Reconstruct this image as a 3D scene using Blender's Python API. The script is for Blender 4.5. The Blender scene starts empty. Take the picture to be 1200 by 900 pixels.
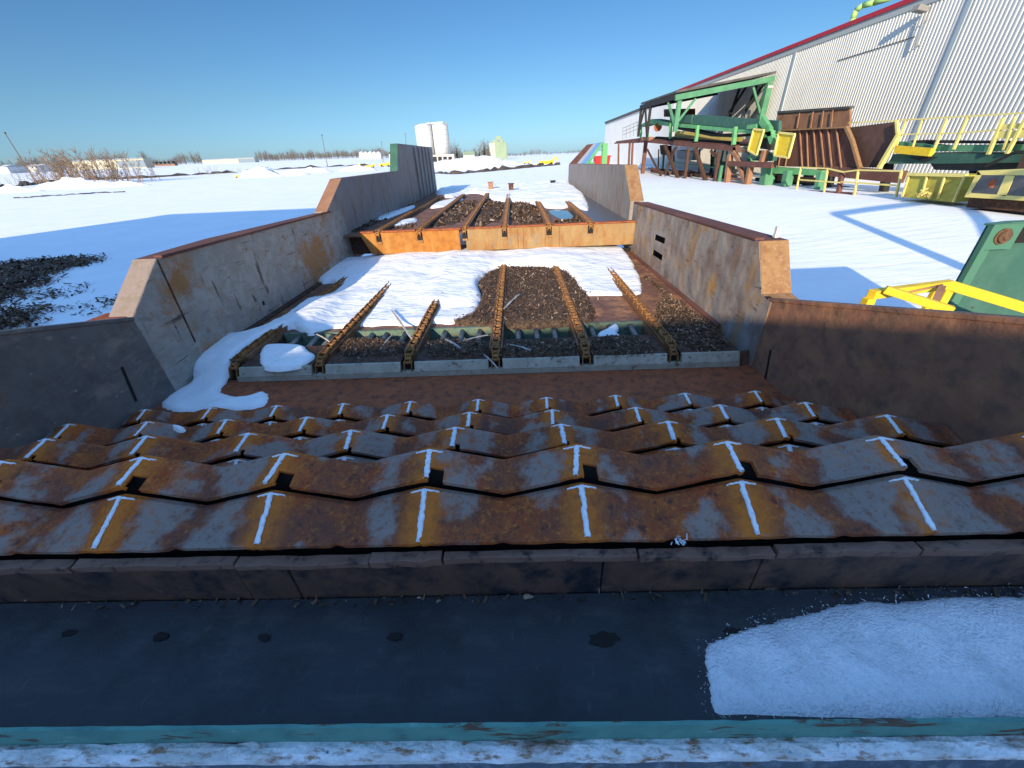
import bpy, math, random
import numpy as np
from math import radians, sin, cos, tan, pi, sqrt, atan2, hypot
from mathutils import Vector, Matrix
random.seed(7); np.random.seed(7)
SC = bpy.context.scene
COL = SC.collection
# ------------------------------------------------------------------ camera
F, PITCH, ROLL, YAW, CH = 451., radians(30.75), radians(2.6), radians(1.6), 3.4
_fw = np.array([0, cos(PITCH), -sin(PITCH)]); _r0 = np.array([1., 0, 0]); _u0 = np.array([0, sin(PITCH), cos(PITCH)])
_rt = _r0*cos(ROLL) - _u0*sin(ROLL); _up = _u0*cos(ROLL) + _r0*sin(ROLL)
_R = np.array([[cos(YAW), -sin(YAW), 0], [sin(YAW), cos(YAW), 0], [0, 0, 1]])
_fw, _rt, _up = _R@_fw, _R@_rt, _R@_up
EYE = np.array([0, 0, CH])
def ray(u, v): return _fw + _rt*(u-600)/F - _up*(v-450)/F
def onx(u, v, X): d = ray(u, v); return tuple(EYE + d*X/d[0])
def ony(u, v, Y): d = ray(u, v); return tuple(EYE + d*Y/d[1])
def onz(u, v, z): d = ray(u, v); return tuple(EYE + d*(z-CH)/d[2])
cam_d = bpy.data.cameras.new('camera'); cam = bpy.data.objects.new('camera', cam_d); COL.objects.link(cam)
cam_d.sensor_width = 36; cam_d.lens = 36*F/1200; cam_d.clip_start = .02; cam_d.clip_end = 9000
M3 = Matrix([[_rt[i], _up[i], -_fw[i]] for i in range(3)])
cam.matrix_world = Matrix.Translation((0, 0, CH)) @ M3.to_4x4()
SC.camera = cam
# ------------------------------------------------------------------ light
SUN_EL, SUN_AZ = radians(18.5), radians(16)     # light travels towards +Y, turned 16 degrees to +X
w = bpy.data.worlds.new('World'); SC.world = w; w.use_nodes = True
nt = w.node_tree; nt.nodes.clear()
sk = nt.nodes.new('ShaderNodeTexSky'); sk.sky_type = 'NISHITA'; sk.sun_disc = False
sk.sun_elevation = SUN_EL; sk.sun_rotation = radians(180+16); sk.air_density = 1.0; sk.dust_density = .4; sk.ozone_density = 3.0; sk.altitude = 300
bg = nt.nodes.new('ShaderNodeBackground'); bg.inputs[1].default_value = .15
wo = nt.nodes.new('ShaderNodeOutputWorld')
# clear winter air: deeper blue, darker towards the horizon away from the sun
tcw = nt.nodes.new('ShaderNodeTexCoord'); sxw = nt.nodes.new('ShaderNodeSeparateXYZ'); rpw = nt.nodes.new('ShaderNodeValToRGB'); mxw = nt.nodes.new('ShaderNodeMixRGB'); mxw.blend_type = 'MULTIPLY'; mxw.inputs[0].default_value = 1
e = rpw.color_ramp.elements; e[0].position = 0; e[0].color = (.185, .30, .50, 1); e[1].position = 1; e[1].color = (1.25, 1.5, 1.58, 1)
for p, c in ((.10, (.20, .29, .365)), (.25, (.175, .28, .355)), (.45, (.82, .98, 1.15))):
    q = e.new(p); q.color = (*c, 1)
nt.links.new(tcw.outputs['Generated'], sxw.inputs[0]); nt.links.new(sxw.outputs[2], rpw.inputs[0])
nt.links.new(sk.outputs[0], mxw.inputs[1]); nt.links.new(rpw.outputs[0], mxw.inputs[2])
nt.links.new(mxw.outputs[0], bg.inputs[0]); nt.links.new(bg.outputs[0], wo.inputs[0])
sd = bpy.data.lights.new('sun', 'SUN'); sd.energy = 3.6; sd.angle = radians(.55); sd.color = (1, .835, .60)
so = bpy.data.objects.new('sun', sd); COL.objects.link(so); so.location = (0, -20, 40)
ldir = Vector((sin(SUN_AZ)*cos(SUN_EL), cos(SUN_AZ)*cos(SUN_EL), -sin(SUN_EL)))
so.rotation_euler = ldir.to_track_quat('-Z', 'Y').to_euler()
SC.view_settings.view_transform = 'Standard'; SC.view_settings.look = 'None'
SC.view_settings.exposure = 1.15; SC.view_settings.gamma = 1
SC.view_settings.use_curve_mapping = False
# ------------------------------------------------------------------ materials
def mat(name, base, layers=(), rough=.8, metal=0., bump=.0, bscale=40., bstretch=(1, 1, 1), spec=.12, extra=None, dent=0., dscale=2.5):
    """base colour plus noise layers (colour, scale, threshold, softness, (sx,sy,sz))"""
    m = bpy.data.materials.new(name); m.use_nodes = True
    t = m.node_tree; n = t.nodes; L = t.links
    b = n['Principled BSDF']; b.inputs['Roughness'].default_value = rough; b.inputs['Metallic'].default_value = metal
    b.inputs['Specular IOR Level'].default_value = spec
    tc = n.new('ShaderNodeTexCoord')
    rgb = n.new('ShaderNodeRGB'); rgb.outputs[0].default_value = (*base, 1); cur = rgb.outputs[0]
    for i, (c, s, th, so_, st) in enumerate(layers):
        mp = n.new('ShaderNodeMapping'); mp.inputs['Scale'].default_value = st; mp.inputs['Location'].default_value = (i*3.7+1.3, i*1.9, i*2.3)
        L.new(tc.outputs['Object'], mp.inputs[0])
        nz = n.new('ShaderNodeTexNoise'); nz.inputs['Scale'].default_value = s; nz.inputs['Detail'].default_value = 8; nz.inputs['Roughness'].default_value = .65
        L.new(mp.outputs[0], nz.inputs[0])
        mr = n.new('ShaderNodeMapRange'); mr.inputs[1].default_value = th-so_; mr.inputs[2].default_value = th+so_
        L.new(nz.outputs[0], mr.inputs[0])
        mx = n.new('ShaderNodeMixRGB'); mx.inputs[2].default_value = (*c, 1)
        L.new(mr.outputs[0], mx.inputs[0]); L.new(cur, mx.inputs[1]); cur = mx.outputs[0]
    if extra: cur = extra(t, tc, cur)
    L.new(cur, b.inputs['Base Color'])
    if bump or dent:
        mp = n.new('ShaderNodeMapping'); mp.inputs['Scale'].default_value = bstretch; L.new(tc.outputs['Object'], mp.inputs[0])
        nz = n.new('ShaderNodeTexNoise'); nz.inputs['Scale'].default_value = bscale; nz.inputs['Detail'].default_value = 6
        L.new(mp.outputs[0], nz.inputs[0])
        bp = n.new('ShaderNodeBump'); bp.inputs['Strength'].default_value = 1; bp.inputs['Distance'].default_value = bump or .001
        L.new(nz.outputs[0], bp.inputs['Height'])
        if dent:
            n2 = n.new('ShaderNodeTexNoise'); n2.inputs['Scale'].default_value = dscale; n2.inputs['Detail'].default_value = 2; L.new(tc.outputs['Object'], n2.inputs[0])
            b2 = n.new('ShaderNodeBump'); b2.inputs['Strength'].default_value = 1; b2.inputs['Distance'].default_value = dent
            L.new(n2.outputs[0], b2.inputs['Height']); L.new(b2.outputs[0], bp.inputs['Normal'])
        L.new(bp.outputs[0], b.inputs['Normal'])
    return m
def facet_patch(t, tc, cur):
    """bare mill scale left in the middle of every facet of a folded plate, orange bloom near the ridges"""
    n = t.nodes; L = t.links
    sp = n.new('ShaderNodeSeparateXYZ'); L.new(tc.outputs['Object'], sp.inputs[0])
    def mth(op, a, b=None, c=None):
        q = n.new('ShaderNodeMath'); q.operation = op
        for i, x in enumerate((a, b, c)):
            if x is None: continue
            if isinstance(x, (int, float)): q.inputs[i].default_value = x
            else: L.new(x, q.inputs[i])
        return q.outputs[0]
    ph = mth('MULTIPLY_ADD', sp.outputs[0], 1/.65, PHASE)
    pp = mth('PINGPONG', ph, .5)                       # 0 at the ridge, .5 in the valley
    d = mth('ABSOLUTE', mth('SUBTRACT', pp, .25))       # 0 in mid facet
    nz = n.new('ShaderNodeTexNoise'); nz.inputs['Scale'].default_value = 6.5; nz.inputs['Detail'].default_value = 9; nz.inputs['Roughness'].default_value = .62
    L.new(tc.outputs['Object'], nz.inputs[0])
    nl = n.new('ShaderNodeTexNoise'); nl.inputs['Scale'].default_value = 1.7; nl.inputs['Detail'].default_value = 2; L.new(tc.outputs['Object'], nl.inputs[0])
    f = mth('ADD', mth('SUBTRACT', nz.outputs[0], mth('MULTIPLY', d, 1.1)), mth('MULTIPLY', mth('SUBTRACT', nl.outputs[0], .5), 1.1))
    f = mth('ADD', f, mth('MULTIPLY', sp.outputs[0], .012))
    mr = n.new('ShaderNodeMapRange'); mr.inputs[1].default_value = .37; mr.inputs[2].default_value = .50; L.new(f, mr.inputs[0])
    # orange near ridge
    o = n.new('ShaderNodeMapRange'); o.inputs[1].default_value = .17; o.inputs[2].default_value = .02; L.new(pp, o.inputs[0])
    n2 = n.new('ShaderNodeTexNoise'); n2.inputs['Scale'].default_value = 12; n2.inputs['Detail'].default_value = 9; n2.inputs['Roughness'].default_value = .75; L.new(tc.outputs['Object'], n2.inputs[0])
    om = mth('MULTIPLY', o.outputs[0], mth('MULTIPLY_ADD', n2.outputs[0], 3.2, -.95))
    om = mth('MINIMUM', mth("MAXIMUM", om, 0.), .62)
    mx = n.new('ShaderNodeMixRGB'); mx.inputs[2].default_value = (.60, .18, .024, 1); L.new(om, mx.inputs[0]); L.new(cur, mx.inputs[1])
    n3 = n.new('ShaderNodeTexNoise'); n3.inputs['Scale'].default_value = 34; n3.inputs['Detail'].default_value = 10; n3.inputs['Roughness'].default_value = .75; L.new(tc.outputs['Object'], n3.inputs[0])
    m3 = n.new('ShaderNodeMapRange'); m3.inputs[1].default_value = .62; m3.inputs[2].default_value = .5; L.new(n3.outputs[0], m3.inputs[0])
    mf = mth('MULTIPLY', mr.outputs[0], mth('MULTIPLY_ADD', m3.outputs[0], .55, .32))
    m2 = n.new('ShaderNodeMixRGB'); m2.inputs[2].default_value = (.24, .205, .175, 1); L.new(mf, m2.inputs[0]); L.new(mx.outputs[0], m2.inputs[1])
    return m2.outputs[0]
PHASE = 0.
Z = (1, 1, 1); VS = (1, 1, .12); HS = (1, .15, 1)
M = {}
M['step'] = mat('folded_rust_plate', (.29, .068, .024), [((.42, .115, .028), 9, .55, .12, Z), ((.17, .062, .036), 3, .55, .1, Z), ((.5, .18, .035), 45, .62, .1, Z), ((.06, .035, .03), 26, .62, .08, Z), ((.12, .06, .045), 2.2, .57, .1, Z), ((.08, .045, .035), 90, .60, .05, Z)], rough=.8, metal=.0, spec=.06, bump=.003, bscale=70, extra=facet_patch, dent=.02, dscale=5)
M['rust_brown'] = mat('brown_rust', (.26, .075, .034), [((.34, .10, .04), 5, .55, .15, Z), ((.10, .045, .03), 12, .58, .1, Z), ((.33, .14, .05), 60, .65, .1, Z)], bump=.003, bscale=60)
M['rust_dark'] = mat('dark_rusted_steel', (.09, .05, .036), [((.15, .07, .036), 6, .58, .12, Z), ((.025, .02, .02), 14, .55, .1, Z), ((.16, .10, .06), 40, .68, .08, Z)], bump=.003, bscale=50)
M['hopper_wall'] = mat('dark_scuffed_plate', (.26, .125, .078), [((.34, .17, .09), 4, .56, .12, Z), ((.15, .09, .065), 7, .58, .1, Z), ((.15, .13, .11), 26, .68, .06, (1, .6, 1))], rough=.6, bump=.004, bscale=30, dent=.04)
M['hopper_left'] = mat('slate_scuffed_plate', (.15, .135, .12), [((.10, .09, .085), 4, .56, .12, Z), ((.24, .20, .16), 6, .62, .08, (1, .5, 1)), ((.20, .11, .06), 3, .64, .06, Z), ((.36, .34, .31), 30, .68, .05, (1, .4, 1))], rough=.6, bump=.004, bscale=30, dent=.04)
M['rust_orange'] = mat('orange_rust', (.34, .145, .035), [((.24, .09, .025), 7, .56, .12, Z), ((.42, .21, .065), 5, .6, .1, VS), ((.2, .075, .03), 30, .66, .08, VS)], bump=.002, bscale=80)
M['beam_rust'] = mat('streaked_rust', (.26, .155, .065), [((.32, .21, .10), 4, .52, .16, (1, 1, .5)), ((.24, .105, .035), 6, .57, .1, (1, 1, .4)), ((.19, .165, .13), 9, .62, .08, (1, 1, .5)), ((.13, .07, .04), 30, .64, .06, Z)], bump=.002, bscale=80)
M['grey_wall'] = mat('worn_grey_plate', (.29, .265, .22), [((.38, .35, .30), 5, .55, .12, Z), ((.32, .16, .06), .8, .54, .04, Z), ((.25, .225, .19), 9, .60, .05, (1, .5, 1.6)), ((.26, .12, .05), 9, .65, .05, Z), ((.09, .07, .055), 26, .645, .03, (.2, .07, 1.0)), ((.11, .08, .06), 12, .635, .015, (.6, .5, .09)), ((.14, .10, .08), 60, .66, .05, Z), ((.42, .40, .36), 26, .66, .05, (.3, .18, 1.6))], rough=.6, bump=.004, bscale=40, dent=.05)
M['right_wall'] = mat('weathered_blue_grey_plate', (.25, .225, .205), [((.18, .13, .105), 2.2, .55, .12, Z), ((.34, .19, .07), 3.4, .585, .06, (1, 1, .42)), ((.13, .08, .06), 22, .66, .06, Z), ((.31, .29, .275), 5, .60, .1, (1, 1, .4)), ((.10, .075, .06), 30, .62, .03, (.2, .14, 1.1))], rough=.55, bump=.003, bscale=40, dent=.05)
M['far_wall'] = mat('streaked_grey_plate', (.22, .195, .18), [((.28, .255, .235), 6, .5, .18, (1, 1, .2)), ((.22, .13, .075), 3.5, .60, .09, (1, 1, .25)), ((.10, .08, .065), 8, .66, .05, (1, 1, .2)), ((.3, .28, .27), 30, .62, .08, Z)], rough=.6, bump=.002, bscale=40, dent=.03)
M['cap_rust'] = mat('pale_rust', (.28, .16, .075), [((.2, .10, .05), 8, .55, .1, Z), ((.34, .24, .14), 20, .62, .08, Z)], bump=.002)
M['cap_grey'] = mat('pinkish_worn_cap', (.24, .19, .165), [((.2, .16, .11), 8, .58, .1, Z), ((.28, .23, .2), 20, .62, .08, Z)], bump=.002)
M['beam_grey'] = mat('grey_green_steel', (.33, .30, .235), [((.42, .385, .31), 6, .55, .1, Z), ((.10, .06, .04), 13, .64, .06, Z), ((.06, .05, .045), 30, .7, .05, VS)], rough=.6, metal=.2, bump=.002)
M['deck_plate'] = mat('rusty_deck_plate', (.17, .082, .052), [((.36, .17, .075), 3, .56, .08, Z), ((.08, .045, .035), 10, .6, .1, Z)], rough=.6, bump=.002)
M['deck_blue'] = mat('bare_steel_sheet', (.14, .145, .165), [((.2, .12, .08), 5, .62, .08, Z)], rough=.35, metal=.5, bump=.001)
M['chain'] = mat('rusty_chain', (.28, .125, .04), [((.09, .05, .03), 18, .55, .1, Z), ((.42, .22, .07), 50, .62, .08, Z)], rough=.6, bump=.001)
M['chain_dark'] = mat('dark_chain', (.13, .075, .045), [((.22, .12, .06), 30, .56, .1, Z), ((.06, .045, .04), 20, .58, .1, Z)], rough=.5, metal=.3)
M['rail'] = mat('chain_rail_rust', (.17, .085, .04), [((.28, .17, .10), 8, .58, .1, HS), ((.08, .05, .035), 20, .6, .1, Z)], rough=.6)
M['bar'] = mat('worn_round_bar', (.22, .20, .18), [((.13, .10, .075), 12, .56, .1, Z), ((.3, .28, .25), 40, .62, .08, Z)], rough=.5, metal=.3)
M['pit_green'] = mat('dirty_green_plate', (.10, .16, .125), [((.2, .15, .09), 7, .6, .1, Z), ((.05, .06, .05), 12, .6, .1, Z)], rough=.6)
M['weld'] = mat('white_weld_bead', (.72, .77, .80), [((.5, .54, .58), 60, .58, .1, Z)], rough=.8, bump=.003, bscale=120)
M['black'] = mat('black_and_slot_shade', (.02, .018, .017), rough=.8)  # black parts; also stands in for the shade in gaps, slots and holes
M['belt'] = mat('black_rubber_belt', (.020, .022, .026), [((.044, .043, .043), 14, .6, .1, (.25, 1, 1)), ((.06, .062, .065), 60, .69, .04, (.08, 1, 1)), ((.05, .05, .052), 90, .66, .05, (.5, .12, 1)), ((.05, .043, .037), 140, .7, .03, Z), ((.010, .011, .012), 4, .56, .08, Z)], rough=.45, bump=.0015, bscale=140, spec=.5)
M['plate_dk'] = mat('dark_skirt_plate', (.10, .06, .044), [((.15, .085, .058), 5, .55, .1, Z), ((.09, .065, .05), 22, .68, .06, Z), ((.02, .023, .03), 8, .56, .1, Z)], rough=.6, metal=.2, bump=.003, bscale=35)
M['lip'] = mat('battered_lip_steel', (.19, .11, .08), [((.22, .14, .11), 9, .56, .1, (.3, 1, 1)), ((.035, .03, .03), 15, .6, .08, Z), ((.22, .17, .14), 40, .7, .05, Z)], rough=.6, metal=.2, bump=.005, bscale=30)
M['teal'] = mat('chipped_teal_paint', (.10, .26, .22), [((.07, .19, .17), 8, .55, .1, Z), ((.10, .065, .045), 11, .575, .02, (.35, 1, 1.5)), ((.3, .45, .43), 15, .68, .04, (.3, 1, 1))], rough=.6, bump=.002, bscale=60)
M['frost'] = mat('frosted_flange', (.55, .57, .56), [((.75, .78, .80), 18, .52, .08, (.5, 1, 1)), ((.30, .20, .13), 34, .58, .06, (.5, 1.4, 1)), ((.2, .13, .08), 5, .63, .05, (.5, 1.4, 1)), ((.05, .15, .18), 24, .68, .04, Z)], rough=.85, bump=.008, bscale=60)
M['edge_blue'] = mat('icy_walkway_edge', (.10, .13, .16), [((.2, .24, .28), 22, .58, .08, Z), ((.13, .09, .065), 9, .64, .04, Z)], rough=.8, bump=.004, bscale=60)
M['chips'] = mat('bark_chips', (.085, .055, .038), [((.15, .10, .065), 30, .58, .1, Z), ((.025, .018, .015), 18, .56, .1, Z)], rough=.9, bump=.01, bscale=60)
def flake_mat():
    m = mat('bark_flakes', (.075, .05, .036), rough=.85)
    t = m.node_tree; n = t.nodes
    g = n.new('ShaderNodeNewGeometry'); r = n.new('ShaderNodeValToRGB')
    e = r.color_ramp.elements; e[0].color = (.03, .02, .015, 1); e[1].color = (.42, .33, .25, 1); e[1].position = 1
    for p, c in ((.35, (.075, .045, .03, 1)), (.75, (.15, .09, .058, 1)), (.93, (.23, .16, .11, 1))):
        q = e.new(p); q.color = c
    t.links.new(g.outputs['Random Per Island'], r.inputs[0]); t.links.new(r.outputs[0], n['Principled BSDF'].inputs['Base Color'])
    return m
M['flakes'] = flake_mat()
M['wood'] = mat('grey_wood_splinter', (.42, .40, .37), [((.25, .22, .19), 30, .56, .1, (1, .1, 1))], rough=.8)
M['snow'] = mat('deck_snow', (.80, .805, .80), [((.74, .75, .76), 5, .55, .15, Z), ((.35, .29, .24), 70, .735, .02, Z), ((.5, .45, .4), 7, .72, .03, Z)], rough=.65, bump=.02, bscale=11, bstretch=(.6, 1.7, 1), spec=.2, dent=.05, dscale=3)
M['snow_rough'] = mat('grainy_snow', (.82, .84, .86), [((.7, .73, .77), 60, .56, .1, Z), ((.62, .64, .67), 5, .58, .1, Z), ((.2, .17, .15), 55, .72, .02, Z)], rough=.8, bump=.010, bscale=110, spec=.2, dent=.03, dscale=9)
M['ground'] = mat('snow_field', (.84, .85, .85), [((.77, .785, .80), .35, .55, .12, Z), ((.79, .81, .84), 3, .6, .1, (1, .3, 1))], rough=.7, bump=.04, bscale=1.6, bstretch=(.5, 1.8, 1), spec=.2)
M['pile'] = mat('ploughed_snow', (.76, .77, .77), [((.42, .38, .33), .9, .58, .05, Z), ((.6, .58, .55), 3, .6, .06, Z)], rough=.8, bump=.15, bscale=1.2)
M['green'] = mat('green_machine_paint', (.075, .21, .12), [((.10, .27, .15), .9, .55, .1, Z), ((.12, .10, .06), 1.6, .66, .05, Z)], rough=.55)
M['green_lt'] = mat('bright_green_paint', (.12, .34, .14), [((.09, .26, .12), 1.2, .56, .1, Z)], rough=.55)
M['green_box'] = mat('dull_green_plate', (.04, .105, .078), [((.06, .14, .105), 1.6, .55, .1, Z), ((.05, .05, .04), 5, .68, .04, Z), ((.04, .11, .09), 2.4, .62, .08, VS)], rough=.6, bump=.002)
M['green_flange'] = mat('chipped_green_flange', (.065, .17, .115), [((.2, .09, .07), 5, .66, .03, Z), ((.08, .09, .07), 9, .66, .04, Z)], rough=.6)
M['yellow'] = mat('safety_yellow_paint', (.68, .47, .03), [((.55, .36, .03), 4, .58, .1, Z), ((.25, .13, .05), 12, .72, .03, Z)], rough=.5)
M['yellow_far'] = mat('faded_yellow_paint', (.66, .56, .19), [((.52, .42, .14), .9, .58, .1, Z)], rough=.6)
M['mesh_yellow'] = mat('yellow_mesh_guard', (.42, .38, .07), [((.3, .25, .06), 1.3, .55, .1, Z), ((.26, .19, .08), 2.5, .64, .06, Z)], rough=.7)
M['siding'] = mat('white_metal_siding', (.57, .57, .535), [((.5, .5, .475), .25, .55, .15, (1, 1, .3))], rough=.5)
M['siding_plain'] = mat('pale_metal_panel', (.70, .70, .67), [((.62, .62, .60), .2, .55, .15, Z)], rough=.55)  # plain pale panel, lighter than the ribbed siding
M['trim_red'] = mat('red_roof_trim', (.36, .03, .045), rough=.5)
M['trim_grey'] = mat('grey_fascia', (.33, .36, .36), rough=.6)
M['seam'] = mat('blue_grey_downpipe', (.30, .36, .40), rough=.5)
M['roof'] = mat('dark_roof_sheet', (.07, .07, .07), [((.12, .11, .10), .6, .56, .1, Z)], rough=.7)
M['rib_rust'] = mat('ribbed_rust_chute', (.105, .048, .036), [((.135, .062, .042), 1.2, .55, .12, VS), ((.07, .038, .032), 2.2, .6, .1, VS)], rough=.8)
M['rust_lt'] = mat('orange_brown_steel', (.30, .16, .095), [((.2, .10, .06), 1.5, .56, .12, Z)], rough=.8)
M['rust_struct'] = mat('rust_red_structure', (.12, .055, .045), [((.18, .085, .06), 1.1, .56, .12, Z)], rough=.8)
M['rust_cloth'] = mat('dark_brown_plate', (.085, .05, .042), [((.11, .065, .05), 2, .55, .1, Z)], rough=.8)
M['dark'] = mat('dark_machinery', (.03, .03, .03), rough=.7)
M['glass'] = mat('dark_window_glass', (.045, .05, .055), [((.1, .09, .08), 3, .6, .1, Z)], rough=.08, spec=.6)
M['red'] = mat('red_paint', (.5, .03, .03), rough=.5)
M['pole'] = mat('grey_timber_pole', (.13, .12, .11), rough=.9)
M['bark'] = mat('willow_twigs', (.27, .195, .14), rough=.9)
M['tree_far'] = mat('distant_bare_wood', (.12, .095, .08), [((.17, .13, .10), .05, .55, .1, Z)], rough=.9)
M['spruce'] = mat('spruce_needles', (.035, .045, .03), rough=.9)
M['silo'] = mat('white_silo_steel', (.56, .57, .56), [((.50, .51, .51), .15, .55, .1, (1, 1, 4))], rough=.5)
M['elev'] = mat('pale_green_cladding', (.24, .31, .21), [((.2, .27, .19), .1, .55, .1, Z)], rough=.6)
M['cream'] = mat('cream_cladding', (.46, .43, .33), rough=.6)
M['bluegrey'] = mat('blue_grey_cladding', (.17, .22, .27), rough=.6)
M['house'] = mat('brown_house_wall', (.24, .14, .10), rough=.7)
M['concrete'] = mat('pale_concrete', (.42, .41, .39), rough=.8)
M['dirt'] = mat('dark_gravel', (.07, .06, .055), [((.5, .5, .5), .8, .66, .04, Z)], rough=.9, bump=.05, bscale=2)
M['puddle'] = mat('melt_water', (.05, .07, .09), rough=.04, spec=.6)
M['lime'] = mat('lime_green_pipe', (.32, .50, .16), rough=.5)
M['lamp'] = mat('grey_lamp_housing', (.22, .21, .2), rough=.5)
M['pale_stripe'] = mat('grey_stripe', (.24, .26, .3), rough=.6)
M['blue_stripe'] = mat('blue_stripe', (.10, .2, .42), rough=.5)
# ------------------------------------------------------------------ mesh helpers
class MB:
    def __init__(s): s.v = []; s.f = []; s.mi = []; s.sm = []
    def add(s, vs, fs, mi=0, smooth=False):
        o = len(s.v); s.v += [(float(p[0]), float(p[1]), float(p[2])) for p in vs]; s.f += [tuple(o+i for i in f) for f in fs]
        s.mi += [mi]*len(fs); s.sm += [smooth]*len(fs); return s
    def box(s, a, b, mi=0):
        x0, y0, z0 = (min(a[i], b[i]) for i in range(3)); x1, y1, z1 = (max(a[i], b[i]) for i in range(3))
        return s.add([(x0,y0,z0),(x1,y0,z0),(x1,y1,z0),(x0,y1,z0),(x0,y0,z1),(x1,y0,z1),(x1,y1,z1),(x0,y1,z1)],
                     [(0,3,2,1),(4,5,6,7),(0,1,5,4),(1,2,6,5),(2,3,7,6),(3,0,4,7)], mi)
    def bar(s, p, q, w, h=None, mi=0, upv=(0, 0, 1)):
        h = w if h is None else h
        p, q = Vector(p), Vector(q); d = (q-p).normalized(); u = Vector(upv)
        if abs(d.dot(u)) > .98: u = Vector((0, 1, 0))
        a = d.cross(u).normalized(); c = a.cross(d).normalized()
        vs = []
        for e in (p, q):
            for (i, j) in ((-1,-1),(1,-1),(1,1),(-1,1)): vs.append(e + a*(i*w/2) + c*(j*h/2))
        return s.add(vs, [(3,2,1,0),(4,5,6,7),(0,1,5,4),(1,2,6,5),(2,3,7,6),(3,0,4,7)], mi)
    def tube(s, p, q, r, r2=None, n=10, mi=0, cap=True):
        r2 = r if r2 is None else r2
        p, q = Vector(p), Vector(q); d = (q-p).normalized(); u = Vector((0, 0, 1))
        if abs(d.dot(u)) > .98: u = Vector((0, 1, 0))
        a = d.cross(u).normalized(); c = d.cross(a).normalized()
        vs = []
        for e, rr in ((p, r), (q, r2)):
            for i in range(n):
                t = 2*pi*i/n; vs.append(e + a*(rr*cos(t)) + c*(rr*sin(t)))
        o = len(s.v)
        s.add(vs, [(i, (i+1) % n, n+(i+1) % n, n+i) for i in range(n)], mi, True)
        if cap:
            s.f += [tuple(o+i for i in reversed(range(n))), tuple(o+n+i for i in range(n))]; s.mi += [mi, mi]; s.sm += [False, False]
        return s
    def path(s, pts, r, n=8, mi=0):
        for a, b in zip(pts[:-1], pts[1:]): s.tube(a, b, r, n=n, mi=mi)
        return s
    def prism(s, poly, off, mi=0, side=None):
        """closed polygon (3d points) extruded by vector off"""
        k = len(poly); off = Vector(off); a = [Vector(p) for p in poly]
        nrm = Vector((0, 0, 0))
        for i in range(k): nrm += a[i].cross(a[(i+1) % k])
        rev = nrm.dot(off) > 0
        if rev: a = a[::-1]
        vs = a + [p+off for p in a]
        fs = [tuple(range(k)), tuple(range(2*k-1, k-1, -1))] + [((i+1) % k, i, k+i, k+(i+1) % k) for i in range(k)]
        s.add(vs, fs, mi)
        if side:                                   # material of the side that starts at polygon corner i
            for i, m_ in side.items():
                j = (k-2-i) % k if rev else i
                s.mi[len(s.mi)-k+j] = m_
        return s
    def build(s, name, m, parent=None, smooth_all=False, bevel=0., loc=None):
        me = bpy.data.meshes.new(name)
        L = Vector(loc) if loc is not None else (parent_loc(parent) if parent is not None else Vector((0, 0, 0)))
        me.from_pydata([(p[0]-L.x, p[1]-L.y, p[2]-L.z) for p in s.v], [], s.f)
        for mm in (m if isinstance(m, (list, tuple)) else [m]): me.materials.append(mm)
        me.polygons.foreach_set('material_index', s.mi)
        me.polygons.foreach_set('use_smooth', [True]*len(s.f) if smooth_all else s.sm)
        me.update()
        o = bpy.data.objects.new(name, me); COL.objects.link(o)
        if parent is not None: o.parent = parent
        elif loc is not None: o.location = L
        if bevel:
            b = o.modifiers.new('bevel', 'BEVEL'); b.width = bevel; b.segments = 2; b.limit_method = 'ANGLE'; b.angle_limit = radians(40)
        return o
def parent_loc(o):
    L = Vector((0, 0, 0))
    while o is not None: L = L + Vector(o.location); o = o.parent
    return L
def tag(o, label=None, cat=None, group=None, kind=None):
    if label: o['label'] = label
    if cat: o['category'] = cat
    if group: o['group'] = group
    if kind: o['kind'] = kind
    return o
def thing(name, loc, label, cat, group=None):
    o = bpy.data.objects.new(name, None); COL.objects.link(o); o.location = loc; o.empty_display_size = .2
    return tag(o, label, cat, group)
def one(name, mb, m, label, cat, group=None, kind=None, loc=None, bevel=0., smooth_all=False):
    if loc is None:
        a = np.array(mb.v); loc = ((a[:,0].min()+a[:,0].max())/2, (a[:,1].min()+a[:,1].max())/2, a[:,2].min())
    return tag(mb.build(name, m, None, loc=loc, bevel=bevel, smooth_all=smooth_all), label, cat, group, kind)
def copy_tree(o, parent=None):
    c = o.copy(); COL.objects.link(c); c.parent = parent
    for ch in [x for x in bpy.data.objects if x.parent == o]: copy_tree(ch, c)
    return c
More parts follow.
